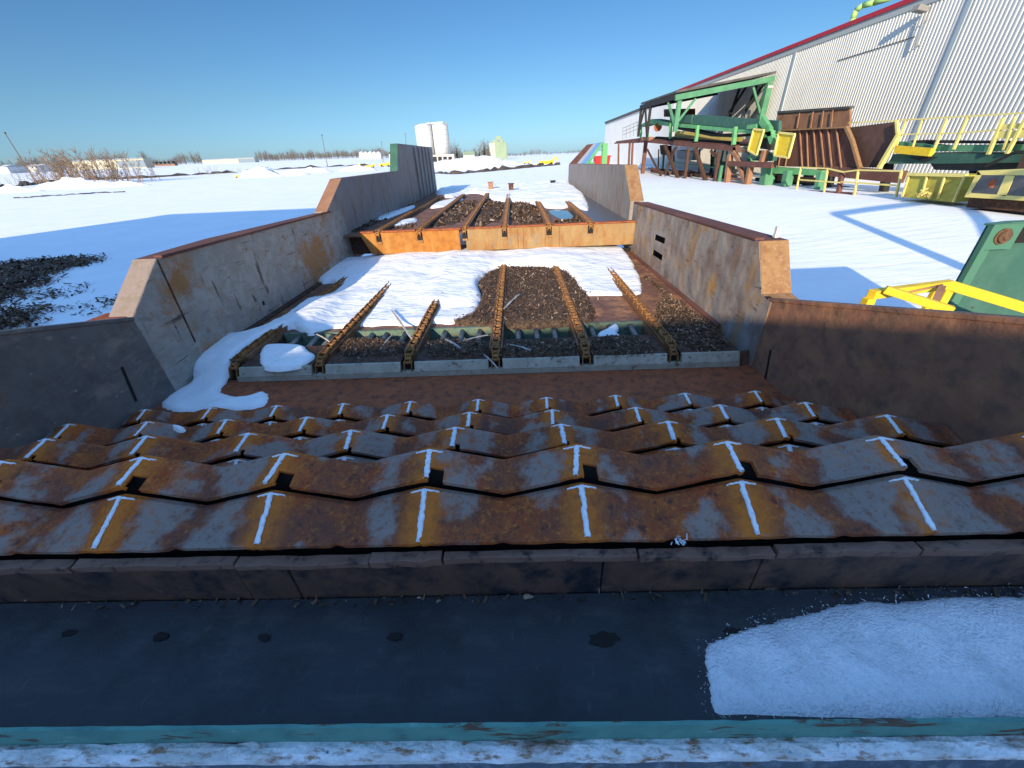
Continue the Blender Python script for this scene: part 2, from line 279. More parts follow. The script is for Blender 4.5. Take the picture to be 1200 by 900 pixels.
# value noise
def vnoise(x, y, seed=0):
    def h(ix, iy):
        t = np.sin(ix*127.1 + iy*311.7 + seed*74.7)*43758.5453
        return t - np.floor(t)
    ix, iy = np.floor(x), np.floor(y); fx, fy = x-ix, y-iy
    fx = fx*fx*(3-2*fx); fy = fy*fy*(3-2*fy)
    return (h(ix, iy)*(1-fx)+h(ix+1, iy)*fx)*(1-fy) + (h(ix, iy+1)*(1-fx)+h(ix+1, iy+1)*fx)*fy
def fbm(x, y, seed=0, oct=4):
    r = 0; a = .5; f = 1.
    for i in range(oct): r = r + a*vnoise(x*f, y*f, seed+i*13); a *= .5; f *= 2.03
    return r
def wobble(poly, amp, fine=None, seed=0):
    """resample an outline and push it in and out so that its edge is ragged"""
    P = []; n = len(poly); st = .03
    for i in range(n):
        a, b = np.array(poly[i]), np.array(poly[(i+1) % n]); k = max(1, int(np.hypot(*(b-a))/st))
        for j in range(k): P.append(a+(b-a)*j/k)
    P = np.array(P); T = np.roll(P, -1, 0)-np.roll(P, 1, 0); L_ = np.hypot(T[:, 0], T[:, 1])+1e-9; N = np.stack([-T[:, 1]/L_, T[:, 0]/L_], 1)
    d = amp*2*(fbm(P[:, 0]*3.1, P[:, 1]*3.1, seed)-.47) + (fine if fine is not None else amp*.5)*2*(fbm(P[:, 0]*14, P[:, 1]*14, seed+9)-.47)
    return [tuple(p) for p in P+N*d[:, None]]
def inside(px, py, poly):
    c = np.zeros(px.shape, bool); n = len(poly)
    for i in range(n):
        x0, y0 = poly[i]; x1, y1 = poly[(i+1) % n]
        k = ((y0 > py) != (y1 > py)); xx = (x1-x0)*(py-y0)/((y1-y0) if y1 != y0 else 1e-9)+x0
        c ^= k & (px < xx)
    return c
def nearest(px, py, poly):
    best = np.full(px.shape, 1e9); bx = px.copy(); by = py.copy(); n = len(poly)
    for i in range(n):
        x0, y0 = poly[i]; x1, y1 = poly[(i+1) % n]; dx, dy = x1-x0, y1-y0
        t = np.clip(((px-x0)*dx+(py-y0)*dy)/(dx*dx+dy*dy+1e-12), 0, 1)
        qx, qy = x0+t*dx, y0+t*dy; d = np.hypot(px-qx, py-qy)
        m = d < best; best = np.where(m, d, best); bx = np.where(m, qx, bx); by = np.where(m, qy, by)
    return best, bx, by
def smooth_poly(poly, it=2, jag=0., seed=1):
    p = [np.array(q[:2], float) for q in poly]
    for _ in range(it):
        q = []
        for i in range(len(p)):
            a, b = p[i], p[(i+1) % len(p)]; q += [a*.75+b*.25, a*.25+b*.75]
        p = q
    if jag:
        rs = np.random.RandomState(seed); p = [a+rs.normal(0, jag, 2) for a in p]
    return [tuple(a) for a in p]
def blanket(poly, zf, H, wid, step, seed=0, rough=.3, skirt=.02, hf=None, power=.75):
    """thick sheet lying on the surface zf(x, y) inside an outline; rounded edge"""
    P = np.array(poly); x0, y0 = P.min(0)-step; x1, y1 = P.max(0)+step
    xs = np.arange(x0, x1+step, step); ys = np.arange(y0, y1+step, step)
    X, Y = np.meshgrid(xs, ys); ins = inside(X, Y, poly); d, bx, by = nearest(X, Y, poly)
    near = (~ins) & (d < step*1.5)
    X2 = np.where(ins, X, np.where(near, bx, X)); Y2 = np.where(ins, Y, np.where(near, by, Y))
    dd = np.where(ins, d, 0)
    k = np.clip(dd/wid, 0, 1); prof = (1-(1-k)**2)**power
    nzv = fbm(X2*1.6, Y2*1.6, seed)-.45
    hh = H*prof*(1+rough*2*nzv)
    if hf is not None: hh = hh + prof*hf(X2, Y2)
    Zv = zf(X2, Y2) + np.where(ins, hh, -skirt)
    mb = MB(); idx = -np.ones(X.shape, int); use = ins | near; k = 0
    ny, nx = X.shape
    for j in range(ny):
        for i in range(nx):
            if use[j, i]: idx[j, i] = k; k += 1; mb.v.append((X2[j, i], Y2[j, i], Zv[j, i]))
    for j in range(ny-1):
        for i in range(nx-1):
            q = (idx[j, i], idx[j, i+1], idx[j+1, i+1], idx[j+1, i])
            if min(q) >= 0 and (ins[j, i] or ins[j, i+1] or ins[j+1, i+1] or ins[j+1, i]):
                mb.f.append(q); mb.mi.append(0); mb.sm.append(True)
    return mb
def flakes(mb, poly, zf, n, smin, smax, seed=0, mi=1, spread=.0, edge=.06):
    rs = np.random.RandomState(seed); P = np.array(poly); lo, hi = P.min(0)-spread, P.max(0)+spread
    c = 0; tries = 0
    while c < n and tries < 60:
        tries += 1
        xs = rs.uniform(lo[0], hi[0], n); ys = rs.uniform(lo[1], hi[1], n)
        ok = inside(xs, ys, poly); d, _, _ = nearest(xs, ys, poly)
        ok = ok | ((d < spread*rs.rand(n)**2))
        xs, ys = xs[ok], ys[ok]; zs = zf(xs, ys)
        for x, y, z_ in zip(xs, ys, zs):
            if c >= n: break
            c += 1
            s = smin + (smax-smin)*rs.rand()**2.5; a = rs.uniform(0, 2*pi); tl = rs.normal(0, .45); ln = s*rs.uniform(1.2, 3.2); wd = s*rs.uniform(.5, 1)
            z = float(z_) + rs.uniform(.0, .012)
            ux = np.array([cos(a)*cos(tl), sin(a)*cos(tl), sin(tl)]); b = rs.normal(0, .45); uy = np.array([-sin(a)*cos(b), cos(a)*cos(b), sin(b)])
            cc = np.array([x, y, z]); t = .25*wd
            p = [cc-ux*ln/2-uy*wd/2*rs.uniform(.3, 1), cc+ux*ln/2-uy*wd/2*rs.uniform(.3, 1), cc+ux*ln/2*rs.uniform(.7, 1)+uy*wd/2, cc-ux*ln/2*rs.uniform(.7, 1)+uy*wd/2]
            mb.add(p, [(0, 1, 2, 3)], mi)
    return mb
# ground
def terrain(x, y):
    r = np.hypot(x, y); az = np.degrees(np.arctan2(x, y))
    w_ = np.clip((-6-az)/14, 0, 1); w_ = w_*w_*(3-2*w_); w_ = np.where(az < -150, 0, w_)
    z = w_*.0150*np.clip(r-70, 0, 900)
    z = z + .05*(fbm(x*.03, y*.03, 3, 2)-.47)*np.clip((r-14)/20, 0, 1) + .008*(fbm(x*.5, y*.5, 5, 2)-.47)
    # snow banked up against the yard machinery on the right
    e = np.clip((x-9)/10, 0, 1); e = e*e*(3-2*e); f = np.clip((62-y)/40, 0, 1)*np.clip((y+5)/12, 0, 1)
    return z + .62*e*f
rr = [0.01]; r = 1.5
while r < 4000: rr.append(r); r *= 1.055
rr = np.array(rr); na = 300; az = np.linspace(0, 2*pi, na, endpoint=False)
R_, A_ = np.meshgrid(rr, az, indexing='ij'); GX = R_*np.sin(A_); GY = R_*np.cos(A_); GZ = terrain(GX, GY)
mb = MB(); nr = len(rr)
mb.v = [tuple(p) for p in np.stack([GX, GY, GZ], -1).reshape(-1, 3).tolist()]
mb.f = [(i*na+j, (i+1)*na+j, (i+1)*na+(j+1) % na, i*na+(j+1) % na) for i in range(nr-1) for j in range(na)]
mb.mi = [0]*len(mb.f); mb.sm = [True]*len(mb.f)
g = mb.build('ground', M['ground']); g['kind'] = 'structure'
# ================================================================== the log handling machine
XL, XR, RX = -3.835, 2.5675, -.415
def P3(pts, X): return [onx(u, v, X) for u, v in pts]
# ------------------------------------------------------------------ step feeder
FD = thing('step_feeder', (RX, 2, 0), 'rusty step feeder of zigzag folded plates with white weld lines between two low side walls', 'log feeder')
offs = [-.325, -.29, -.2, -.1, -.04, -.015, 0, .012, .04, .075, .14, .2, .29]
def zig(x, amp):
    t = abs(((x-RX+.325) % .65)-.325)/.325
    t = t*t/.08 if t < .04 else (t-.02)
    t = min(t, .965)
    return -amp*t
cols = sorted({round(RX+.65*k+o, 4) for k in range(-6, 6) for o in offs if XL+.012 < RX+.65*k+o < XR-.012} | {XL+.012, XR-.012})
ridges = [RX+.65*k for k in range(-5, 5)]
rs = np.random.RandomState(3)
step_pos = []
for pi_, (dy, dz) in enumerate(((0, 0), (.59, -.325), (1.18, -.625), (1.765, -.885))):
    for back in (0, 1):
        if back: yf, zf, yc, zc = 1.168, 2.258, 1.31, 2.294
        else: yf, zf, yc, zc = .965, 2.116, 1.15, 2.218
        yf += dy; yc += dy; zf += dz; zc += dz
        fr = [0, 0, .2, .42, .7, 1]
        mb = MB(); nc = len(cols); rows = []
        wob = [rs.normal(0, .0025) for _ in cols]
        for r in range(8):
            row = []
            for ci, x in enumerate(cols):
                if r <= 5:
                    t = fr[r]; af = (.088 if back else .0); am = af*(1-t)+.085*t
                    y = yf+(yc-yf)*t; z = zf+(zc-zf)*t+zig(x, am)+wob[ci]*(1-t)
                    if not back and r < 2:
                        q = abs((x-RX) % .65-.325)
                        z += .012*max(0, 1-q/.03)
                    if r == 0: z -= .02; y += .004
                elif r == 6: y, z = yc+.022, zc+zig(x, .085)-.004
                else: y, z = yc+.03, zc-.5
                row.append((x, y, z))
            rows.append(row)
        vs = [p for row in rows for p in row]; fs = []
        for r in range(7):
            for c in range(nc-1):
                xm = (cols[c]+cols[c+1])/2; o = ((xm-RX+.325) % .65)-.325
                if back and r < (3 if pi_ == 0 else 2) and .012 < o < (.075 if pi_ == 0 else .05): continue
                fs.append((r*nc+c, r*nc+c+1, (r+1)*nc+c+1, (r+1)*nc+c))
        mb.add(vs, fs)
        st = mb.build('step_plate', M['step'], FD); so2 = st.modifiers.new('edge', 'SOLIDIFY'); so2.thickness = .014; so2.offset = -1
        # riser under the front edge, set back in the gap and black to paint its shade
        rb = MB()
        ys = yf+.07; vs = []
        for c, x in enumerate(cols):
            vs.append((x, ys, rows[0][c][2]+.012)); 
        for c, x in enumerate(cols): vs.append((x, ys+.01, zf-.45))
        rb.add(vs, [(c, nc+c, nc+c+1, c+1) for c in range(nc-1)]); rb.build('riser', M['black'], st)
        # weld beads: one mesh for this row, copied from ridge to ridge
        def bead(seed):
            q = np.random.RandomState(seed); b = MB(); n = 18; ring = 6; st0 = q.uniform(.0, .05); lean = q.normal(0, .006)
            for kind_ in (0, 1):
                vs = []
                for i in range(n+1):
                    t = i/n
                    if kind_ == 0:
                        t2 = st0+(1-st0)*t; y = yf+(yc-yf)*t2; z = zf+(zc-zf)*t2+.001; x = q.normal(0, .0013)+lean*(1-t); ax = (1, 0, 0); wd = .0115*(1+q.normal(0, .12))*(1 if dy == 0 else 1.25)
                    else:
                        x = -.06+.12*t; y = yc-.004+q.normal(0, .0012); z = zc+zig(RX+x, .085)+.001; wd = .0036*(.3+.7*sin(pi*t))*(1+q.normal(0, .15))*(1 if dy == 0 else 1.3)
                    for j in range(ring):
                        a = 2*pi*j/ring
                        if kind_ == 0: vs.append((x+wd*cos(a), y, z+.006*sin(a)))
                        else: vs.append((x, y+wd*cos(a), z+.006*sin(a)))
                fs = [(i*ring+j, i*ring+(j+1) % ring, (i+1)*ring+(j+1) % ring, (i+1)*ring+j) for i in range(n) for j in range(ring)]
                b.add(vs, fs, 0, True)
            return b
        protos = [bead(17*pi_+back*5+s_).build('weld_bead', M['weld'], st, loc=(0, 2, 0)) for s_ in range(5)]
        for i, xr in enumerate(ridges):
            p = protos[(i*3+i//5) % 5] if i >= 5 else protos[i]; o = p if i < 5 else p.copy()
            if i >= 5: COL.objects.link(o); o.parent = st
            o.location = (xr-RX, 0, 0)
# side walls of the feeder
def line_at(a, b, y):
    t = (y-a[1])/(b[1]-a[1]); return (a[0], y, a[2]+(b[2]-a[2])*t)
a, b = onx(900, 351, XR), onx(1200, 376, XR)
top_n = line_at(a, b, .6)
a = (XR+.004, a[1], a[2]); top_n = (XR+.004, top_n[1], top_n[2])
mb = MB().prism([a, top_n, (XR+.004, .6, 1.3), (XR+.004, 3.95, .7), (XR+.004, 3.95, 1.9)], (.05, 0, 0))
mb.bar((XR+.045, a[1], a[2]-.004), (XR+.045, .6, top_n[2]-.004), .10, .035)
wl = mb.build('side_wall', M['hopper_wall'], FD, bevel=.006); wl['label'] = 'dark scuffed right side wall'
MB().bar(onx(903, 410, XR-.003), onx(895, 452, XR-.003), .006, .018).build('slot_shade', M['black'], wl)  # black bar on the wall face paints the shade of a slot
MB().box((XR-.004, 3.86, 1.93), (XR+.05, 3.93, 2.03)).build('notch_shade', M['black'], wl)  # black box in place of the shade inside a notch
a, b = onx(157, 373, XL), onx(0, 390, XL); top_n = line_at(a, b, .6)
a = (XL-.004, a[1], a[2]); top_n = (XL-.004, top_n[1], top_n[2])
mb = MB().prism([a, top_n, (XL-.004, .6, 1.3), (XL-.004, 3.95, .7), (XL-.004, 3.95, 1.9)], (-.05, 0, 0))
mb.bar((XL-.045, a[1], a[2]-.004), (XL-.045, .6, top_n[2]-.004), .10, .035)
wl = mb.build('side_wall', M['hopper_left'], FD, bevel=.006); wl['label'] = 'slate left side wall rubbed pale at its far end'
MB().bar(onx(143, 430, XL+.003), onx(160, 470, XL+.003), .006, .02).build('slot_shade', M['black'], wl)  # left slot: its dark inside painted as a black bar
MB().box((XL-.4, 3.4, 2.02), (XL-.06, 3.75, 2.17)).build('corner_box', M['rust_brown'], wl, bevel=.008)
MB().box((XL, 3.06, 1.24), (XR, 3.87, 1.272)).build('apron_plate', M['rust_brown'], FD)
for x in (XL-.2, -.6, XR+.2):
    MB().bar((x, 1.0, 0), (x, 1.0, 1.6), .2).build('leg', M['rust_dark'], FD); MB().bar((x, 3.5, 0), (x, 3.5, 1.0), .2).build('leg', M['rust_dark'], FD); MB().bar((x, .9, 1.5), (x, 3.7, .85), .16, .25).build('under_beam', M['rust_dark'], FD)
# ------------------------------------------------------------------ belt conveyor in front of it
BC = thing('belt_conveyor', (0, .7, 0), 'black rubber belt conveyor in a dark steel trough with chipped teal edge rail', 'conveyor')
mb = MB(); n = 84; vs = []
prof = [(.478, 1.835), (.53, 1.822), (.70, 1.815), (.86, 1.82), (.925, 1.83)]
for i in range(n+1):
    x = -4.2+8.4*i/n
    for (y, z) in prof: vs.append((x, y, z+.003*sin(x*2.1)))
k = len(prof); mb.add(vs, [(i*k+j, (i+1)*k+j, (i+1)*k+j+1, i*k+j+1) for i in range(n) for j in range(k-1)], 0, True)
q = np.random.RandomState(5)
for (u, v, s_) in ((80, 742, .028), (188, 746, .03), (310, 747, .026), (463, 746, .03), (707, 749, .05), (860, 741, .04), (1000, 716, .03)):
    c = onz(u, v, 1.8215); m_ = 17
    mb.add([(c[0]+s_*(1+.16*q.normal())*cos(2*pi*i/m_), c[1]+.5*s_*(1+.16*q.normal())*sin(2*pi*i/m_), 1.823) for i in range(m_)], [tuple(range(m_))], 1)
mb.build('belt', [M['belt'], M['black']], BC)
mb = MB().box((-4.2, .46, 1.55), (4.2, .94, 1.60)); mb.build('trough_bed', M['plate_dk'], BC)
xs = [-4.2, -1.165, -.955, .30, .915, 4.2]
for i in range(5):
    t = .004 if i == 1 else 0
    mb = MB().prism([(xs[i]+.003, .932-t, 1.60), (xs[i]+.003, .938-t, 2.032), (xs[i]+.003, .955, 2.032), (xs[i]+.003, .955, 1.60)], (xs[i+1]-xs[i]-.006, 0, 0))
    mb.build('skirt_plate', M['plate_dk'], BC, bevel=.004)
q = np.random.RandomState(11); x = -4.2
while x < 4.2:
    L_ = q.uniform(.25, .8); dz = q.uniform(-.006, .008); dy = q.uniform(-.008, .006)
    mb = MB(); m_ = 8; vs = []
    for i in range(m_+1):
        xx = x+L_*i/m_; e = q.normal(0, .003)
        vs += [(xx, .925+dy+e, 2.037), (xx, .925+dy+e, 2.07+dz+e), (xx, .962, 2.072+dz+q.normal(0, .002)), (xx, .962, 2.037)]
    fs = [(i*4+j, (i+1)*4+j, (i+1)*4+(j+1) % 4, i*4+(j+1) % 4) for i in range(m_) for j in range(4)] + [(0, 1, 2, 3), (m_*4+3, m_*4+2, m_*4+1, m_*4)]
    mb.add(vs, fs); lp = mb.build('lip_segment', M['teal'] if (.95 < x+L_/2 < 1.05) else M['lip'], BC, bevel=.003)
    x += L_+q.uniform(.002, .012)
mb = MB(); n = 160
def strip(pr, jit, seed):
    q = np.random.RandomState(seed); m = MB(); vs = []; k = len(pr)
    for i in range(n+1):
        x = -4.2+8.4*i/n
        for (y, z) in pr: vs.append((x, y+q.normal(0, jit), z+q.normal(0, jit)))
    m.add(vs, [(i*k+j, (i+1)*k+j, (i+1)*k+j+1, i*k+j+1) for i in range(n) for j in range(k-1)], 0, False); return m
strip([(.476, 1.56), (.476, 1.928), (.466, 1.928), (.466, 1.81)], .0008, 1).build('edge_rail', M['teal'], BC)
strip([(.466, 1.822), (.452, 1.826), (.437, 1.824), (.422, 1.818), (.418, 1.80)], .0016, 2).build('frosted_flange', M['frost'], BC)
strip([(.421, 1.80), (.405, 1.745), (.30, 1.742), (.29, 1.5)], .0012, 3).build('outer_ledge', M['edge_blue'], BC)
for x in (-3.6, -1.2, 1.2, 3.6):
    for y_ in (.35, .9): MB().bar((x, y_, 0), (x, y_, 1.53), .1).build('leg', M['rust_dark'], BC)
# ------------------------------------------------------------------ log decks
CX = [ony(u_, 433, 3.83)[0] for u_ in (270, 373, 478, 581, 687, 788)]
CF = [ony(u_, v_, 8.9)[0] for u_, v_ in ((442, 270), (490.6, 268), (543.8, 266), (591, 265), (643.5, 262), (692.5, 260))]
def chain_mesh(pts, name, m, parent, X):
    """engineering chain along (y, z) points: paired side plates and a barrel on every pitch"""
    mb = MB(); P = [Vector((X, y, z)) for y, z in pts]; pitch = .105
    seg = [(P[i+1]-P[i]).length for i in range(len(P)-1)]; tot = sum(seg)
    def at(s):
        for i, l in enumerate(seg):
            if s <= l or i == len(seg)-1: return P[i].lerp(P[i+1], min(s/l, 1.02))
            s -= l
    n = int(tot/pitch)
    for i in range(n):
        a, b = at(i*pitch-.012 if i else 0), at((i+1)*pitch+.012); w_ = .042 if i % 2 else .030
        d = (b-a).normalized(); up = Vector((1, 0, 0)).cross(d)
        for sgn in (-1, 1):
            mb.bar(a+Vector((sgn*w_, 0, 0)), b+Vector((sgn*w_, 0, 0)), .0115, .046, upv=up)
        c = at((i+.0)*pitch); mb.tube(c-Vector((.05, 0, 0)), c+Vector((.05, 0, 0)), .017, n=6)
        if i % 2 == 0:
            e = at((i+.5)*pitch); mb.bar(e-d*.02-Vector((0, 0, .004)), e+d*.02-Vector((0, 0, .004)), .058, .03, upv=up)
    return mb.build(name, m, parent)
D1 = thing('log_deck', (-.6, 6.3, 0), 'near log deck with six chains, half buried in snow behind the zigzag plates', 'log deck', 'log decks in line')
ZD = 1.42
# floor in front of and behind the open pit
MB().box((XL, 4.84, ZD-.03), (XR, 9.0, ZD)).build('deck_plate', M['deck_plate'], D1)
fl = MB(); edges = [CX[0]+.08]+[e for x in CX[1:] for e in (x-.078, x+.078)]+[2.43]
for i in range(0, 12, 2): fl.box((edges[i], 3.88, ZD-.03), (edges[i+1], 4.40, ZD+.01))
fl.build('front_plate', M['rust_dark'], D1)
pit = MB().box((-3.2, 4.82, 1.05), (2.43, 4.86, ZD+.012)); pit.box((-3.2, 4.36, 1.05), (2.43, 4.39, ZD-.022)); pit.build('pit_wall', M['pit_green'], D1)
MB().box((-3.2, 4.3, 1.0), (2.43, 4.9, 1.05)).build('pit_floor', M['black'], D1)
MB().box((XL, 4.06, ZD-.16), (-3.22, 4.86, ZD-.037)).build('side_floor', M['rust_dark'], D1)
for (u, v) in ((353, 393), (376, 391), (393, 390), (439, 388), (456, 387), (477, 387), (523, 385), (543, 384), (563, 384), (607, 383), (628, 382), (648, 381), (690, 378), (711, 377), (734, 375)):
    c = onz(u, v, ZD-.03)
    MB().tube((c[0], 4.37, ZD-.06), (c[0]+.0, 4.83, ZD-.04), .034, n=10).build('round_bar', M['bar'], D1)
# grey front beam, notched at the chains
seg = [(edges[i]+.002, edges[i+1]-.002) for i in range(0, 12, 2)]
for a, b in seg:
    MB().prism([(a, 3.805, 1.334), (a, 3.85, 1.432), (a, 3.88, 1.432), (a, 3.88, 1.334)], (b-a, 0, 0)).build('front_beam', M['beam_grey'], D1, bevel=.004)
MB().prism([(CX[0]+.05, 3.80, 1.276), (CX[0]+.05, 3.805, 1.332), (CX[0]+.05, 3.87, 1.332), (CX[0]+.05, 3.87, 1.276)], (2.43-CX[0]-.05, 0, 0)).build('lower_beam', M['beam_grey'], D1)
MB().prism([(CX[0]+.07, 3.80, 1.27), (CX[0]-.2, 4.1, 1.27), (CX[0]-.2, 4.1, 1.45), (CX[0]+.07, 3.86, 1.41)], (0, .02, 0)).build('pocket_plate', M['rust_dark'], D1)
MB().prism([(2.43, 3.80, 1.27), (2.565, 3.80, 1.15), (2.565, 3.9, 1.42), (2.43, 3.86, 1.41)], (0, .03, 0)).build('end_filler', M['rust_dark'], D1)
for i, x in enumerate(CX):
    zc = ZD+.075
    c = chain_mesh([(9.0, zc), (4.15, zc), (3.95, zc-.02), (3.86, zc-.09), (3.83, zc-.22)], 'chain', M['chain'], D1, x)
    r = MB().box((x-.075, 4.05, ZD-.14), (x+.075, 8.95, zc-.035)); r.box((x-.078, 4.05, zc-.034), (x-.058, 8.95, zc-.012)); r.box((x+.058, 4.05, zc-.034), (x+.078, 8.95, zc-.012))
    r.build('chain_rail', M['rail'], D1)
    MB().box((x-.074, 3.86, 1.15), (x+.074, 4.05, 1.33)).build('chain_slot_shade', M['black'], D1)  # black block fills the slot in place of its shade
# left side wall
prof = P3([(155, 373), (183, 303), (262, 279), (388, 248)], XL); prof += [(XL, 9.3, prof[-1][2]-.02), (XL, 9.3, 1.1), (XL, 3.62, 1.1)]
mb = MB().prism(prof, (-.26, 0, 0), 0, side={0: 1, 1: 2, 2: 2, 3: 2})
wl = mb.build('side_wall', [M['grey_wall'], M['cap_grey'], M['rust_struct']], D1, bevel=.012); wl['label'] = 'grey scratched left side wall with orange rust patches'
MB().bar(onx(184, 304, XL+.002), onx(229, 401, XL+.002), .005, .02).build('weld_seam', M['rust_dark'], wl)
MB().bar((XL-.02, prof[1][1]+.05, prof[1][2]+.006), (XL-.02, prof[3][1]-.05, prof[3][2]+.006), .09, .03).build('top_flange', M['rust_struct'], wl, bevel=.008)
MB().bar((XL+.05, 4.9, ZD+.015), (XL+.05, 8.8, ZD+.015), .10, .03).build('floor_angle', M['rust_dark'], wl)
MB().box((XL-.002, 5.55, 1.60), (XL+.003, 5.60, 1.66)).build('hole_shade', M['black'], wl)  # black box on the face stands for the dark inside of a hole
# right side wall: hollow, with two slots in the inner plate
near_t, near_m, far_t = onx(890, 283, XR), onx(893, 345, XR), onx(738, 236, XR)
yA, yB, ym, yE = near_m[1], near_t[1], 7.0, 9.2
def ztop(y): return near_t[2]+(far_t[2]-near_t[2])*(y-near_t[1])/(far_t[1]-near_t[1])
h1 = [onx(*p, XR) for p in ((768, 274), (780, 279), (780, 287), (769, 282))]
h2 = [onx(*p, XR) for p in ((766, 292), (777, 299), (777, 307), (768, 301))]
y1, y2 = h1[1][1], h1[0][1]
mb = MB()
def Q(*p): mb.add([(XR, y, z) for y, z in p], [(0, 1, 2, 3)])
Q((yA, 1.0), (yB, 1.0), (yB, near_t[2]), (yA, near_m[2])); Q((yB, 1.0), (y1, 1.0), (y1, ztop(y1)), (yB, near_t[2])); Q((y2, 1.0), (yE, 1.0), (yE, ztop(yE)), (y2, ztop(y2)))
Q((3.80, 1.0), (yA, 1.0), (yA, near_m[2]), (3.80, near_m[2]-.03))
zz1 = [1.0, h2[2][2], h2[1][2], h1[2][2], h1[1][2], ztop(y1)]; zz2 = [1.0, h2[3][2], h2[0][2], h1[3][2], h1[0][2], ztop(y2)]
for j in (0, 2, 4): Q((y1, zz1[j]), (y2, zz2[j]), (y2, zz2[j+1]), (y1, zz1[j+1]))
mb.add([(XR, yB, near_t[2]), (XR+.30, yB, near_t[2]), (XR+.30, yA, near_m[2]), (XR, yA, near_m[2])], [(0, 1, 2, 3)], 1)
mb.add([(XR, yA, near_m[2]), (XR+.30, yA, near_m[2]), (XR+.30, 3.80, near_m[2]-.03), (XR, 3.80, near_m[2]-.03)], [(0, 1, 2, 3)], 1)
mb.add([(XR, 3.80, near_m[2]-.03), (XR+.30, 3.80, near_m[2]-.03), (XR+.30, 3.80, 1.0), (XR, 3.80, 1.0)], [(0, 1, 2, 3)], 1)
mb.add([(XR, yB, near_t[2]), (XR+.30, yB, near_t[2]), (XR+.30, yE, ztop(yE)), (XR, yE, ztop(yE))], [(3, 2, 1, 0)], 2)
mb.add([(XR+.30, yA, 1.0), (XR+.30, yE, 1.0), (XR+.30, yE, ztop(yE)), (XR+.30, yB, near_t[2]), (XR+.30, yA, near_m[2])], [(4, 3, 2, 1, 0)], 0)
mb.add([(XR+.30, 3.8, 1.0), (XR+.30, yA, 1.0), (XR+.30, yA, near_m[2]), (XR+.30, 3.8, near_m[2]-.03)], [(3, 2, 1, 0)], 0)
wl = mb.build('side_wall', [M['right_wall'], M['cap_rust'], M['rust_struct']], D1); wl['label'] = 'blue grey right side wall with two slots and rust streaks'
sm = wl.modifiers.new('plate', 'SOLIDIFY'); sm.thickness = .012; sm.offset = 0
MB().bar((XR+.03, yB+.05, near_t[2]+.012), (XR+.03, yE-.05, ztop(yE)+.012), .10, .03).build('top_flange', M['rust_struct'], wl, bevel=.008)
MB().bar((XR-.04, 4.6, ZD+.012), (XR-.04, 8.85, ZD+.012), .07, .03).build('floor_angle', M['rust_struct'], wl)
MB().box((XR+.18, yB+.05, near_t[2]+.02), (XR+.22, yB+.09, near_t[2]+.13)).build('lug', M['frost'], wl)
for x in (XL-.13, -.6, XR+.13):
    for y in (4.2, 8.4): MB().bar((x, y, 0), (x, y, .93), .22).build('leg', M['rust_dark'], D1)
    MB().bar((x, 3.7, .98), (x, 8.8, .98), .18, .1).build('under_beam', M['rust_dark'], D1)
# far deck
D2 = thing('log_deck', (-.6, 14, 0), 'far log deck with orange rusted front beam and taller stepped side walls', 'log deck', 'log decks in line')
Z2 = 2.0
MB().box((XL, 8.96, Z2-.03), (XR, 20.8, Z2)).build('deck_plate', M['deck_plate'], D2)
MB().box((1.75, 8.98, Z2+.002), (XR-.01, 17, Z2+.008)).build('bare_plate', M['deck_blue'], D2)
a1, a2 = ony(420, 271, 8.9), ony(436, 297, 8.9); g0, g1 = ony(539, 280, 8.9)[0], ony(546, 280, 8.9)[0]
zt, zb = 2.05, a2[2]*.3+1.585*.7
bm = MB().prism([(a1[0], 8.9, zt), (a2[0], 8.9, zb), (g0, 8.9, zb), (g0, 8.9, zt)], (0, .06, 0))
bm.build('front_beam', M['rust_orange'], D2, bevel=.008)['label'] = 'bright orange left beam face'
bm = MB().prism([(g1, 8.9, zt), (g1, 8.9, zb), (XR-.004, 8.9, zb), (XR-.004, 8.9, zt)], (0, .06, 0))
bm.build('front_beam', M['beam_rust'], D2, bevel=.008)['label'] = 'streaked tan right beam face'
fl = MB(); ed = [a1[0]-.02] + [e for x in CF for e in (x-.075, x+.075)] + [XR-.004]
for i in range(0, 14, 2): fl.box((ed[i], 8.87, zt+.002), (ed[i+1], 9.0, zt+.035))
fl.build('top_flange', M['rust_brown'], D2, bevel=.006)
for x in (.02, .14, .62, .93): MB().box((x, 8.894, zb+.01), (x+.012, 8.9, zt-.02)).build('seam', M['rust_brown'], D2)
MB().box((XL+.01, 9.25, 1.55), (a2[0]+.1, 9.3, Z2-.03)).build('recessed_panel', M['rust_dark'], D2)
MB().box((XL+.01, 9.0, 1.05), (XR-.01, 9.06, 1.5)).build('lower_beam', M['black'], D2)
ends = [16.0, 15.5, 18.8, 12.2, 14.2, 13.8]
for i, x in enumerate(CF):
    zc = Z2+.085
    chain_mesh([(17.5, zc), (9.05, zc), (8.9, zc-.02), (8.845, zc-.10), (8.84, zc-.22)], 'chain', M['chain'], D2, x)
    r = MB().box((x-.07, 9.0, Z2-.01), (x+.07, 17.5, zc-.03)); r.box((x-.085, 9.0, zc-.034), (x-.058, 17.5, zc+.01)); r.box((x+.058, 9.0, zc-.034), (x+.085, 17.5, zc+.01))
    r.build('chain_rail', M['rail'], D2)
    MB().box((x-.055, 8.87, zc-.265), (x+.055, 8.897, zc-.225)).build('wear_pad', M['cap_rust'], D2)
    MB().box((x-.06, 8.893, zc-.22), (x+.06, 8.898, zc-.06)).build('chain_slot_shade', M['black'], D2)  # thin black plate painted as the slot's shade
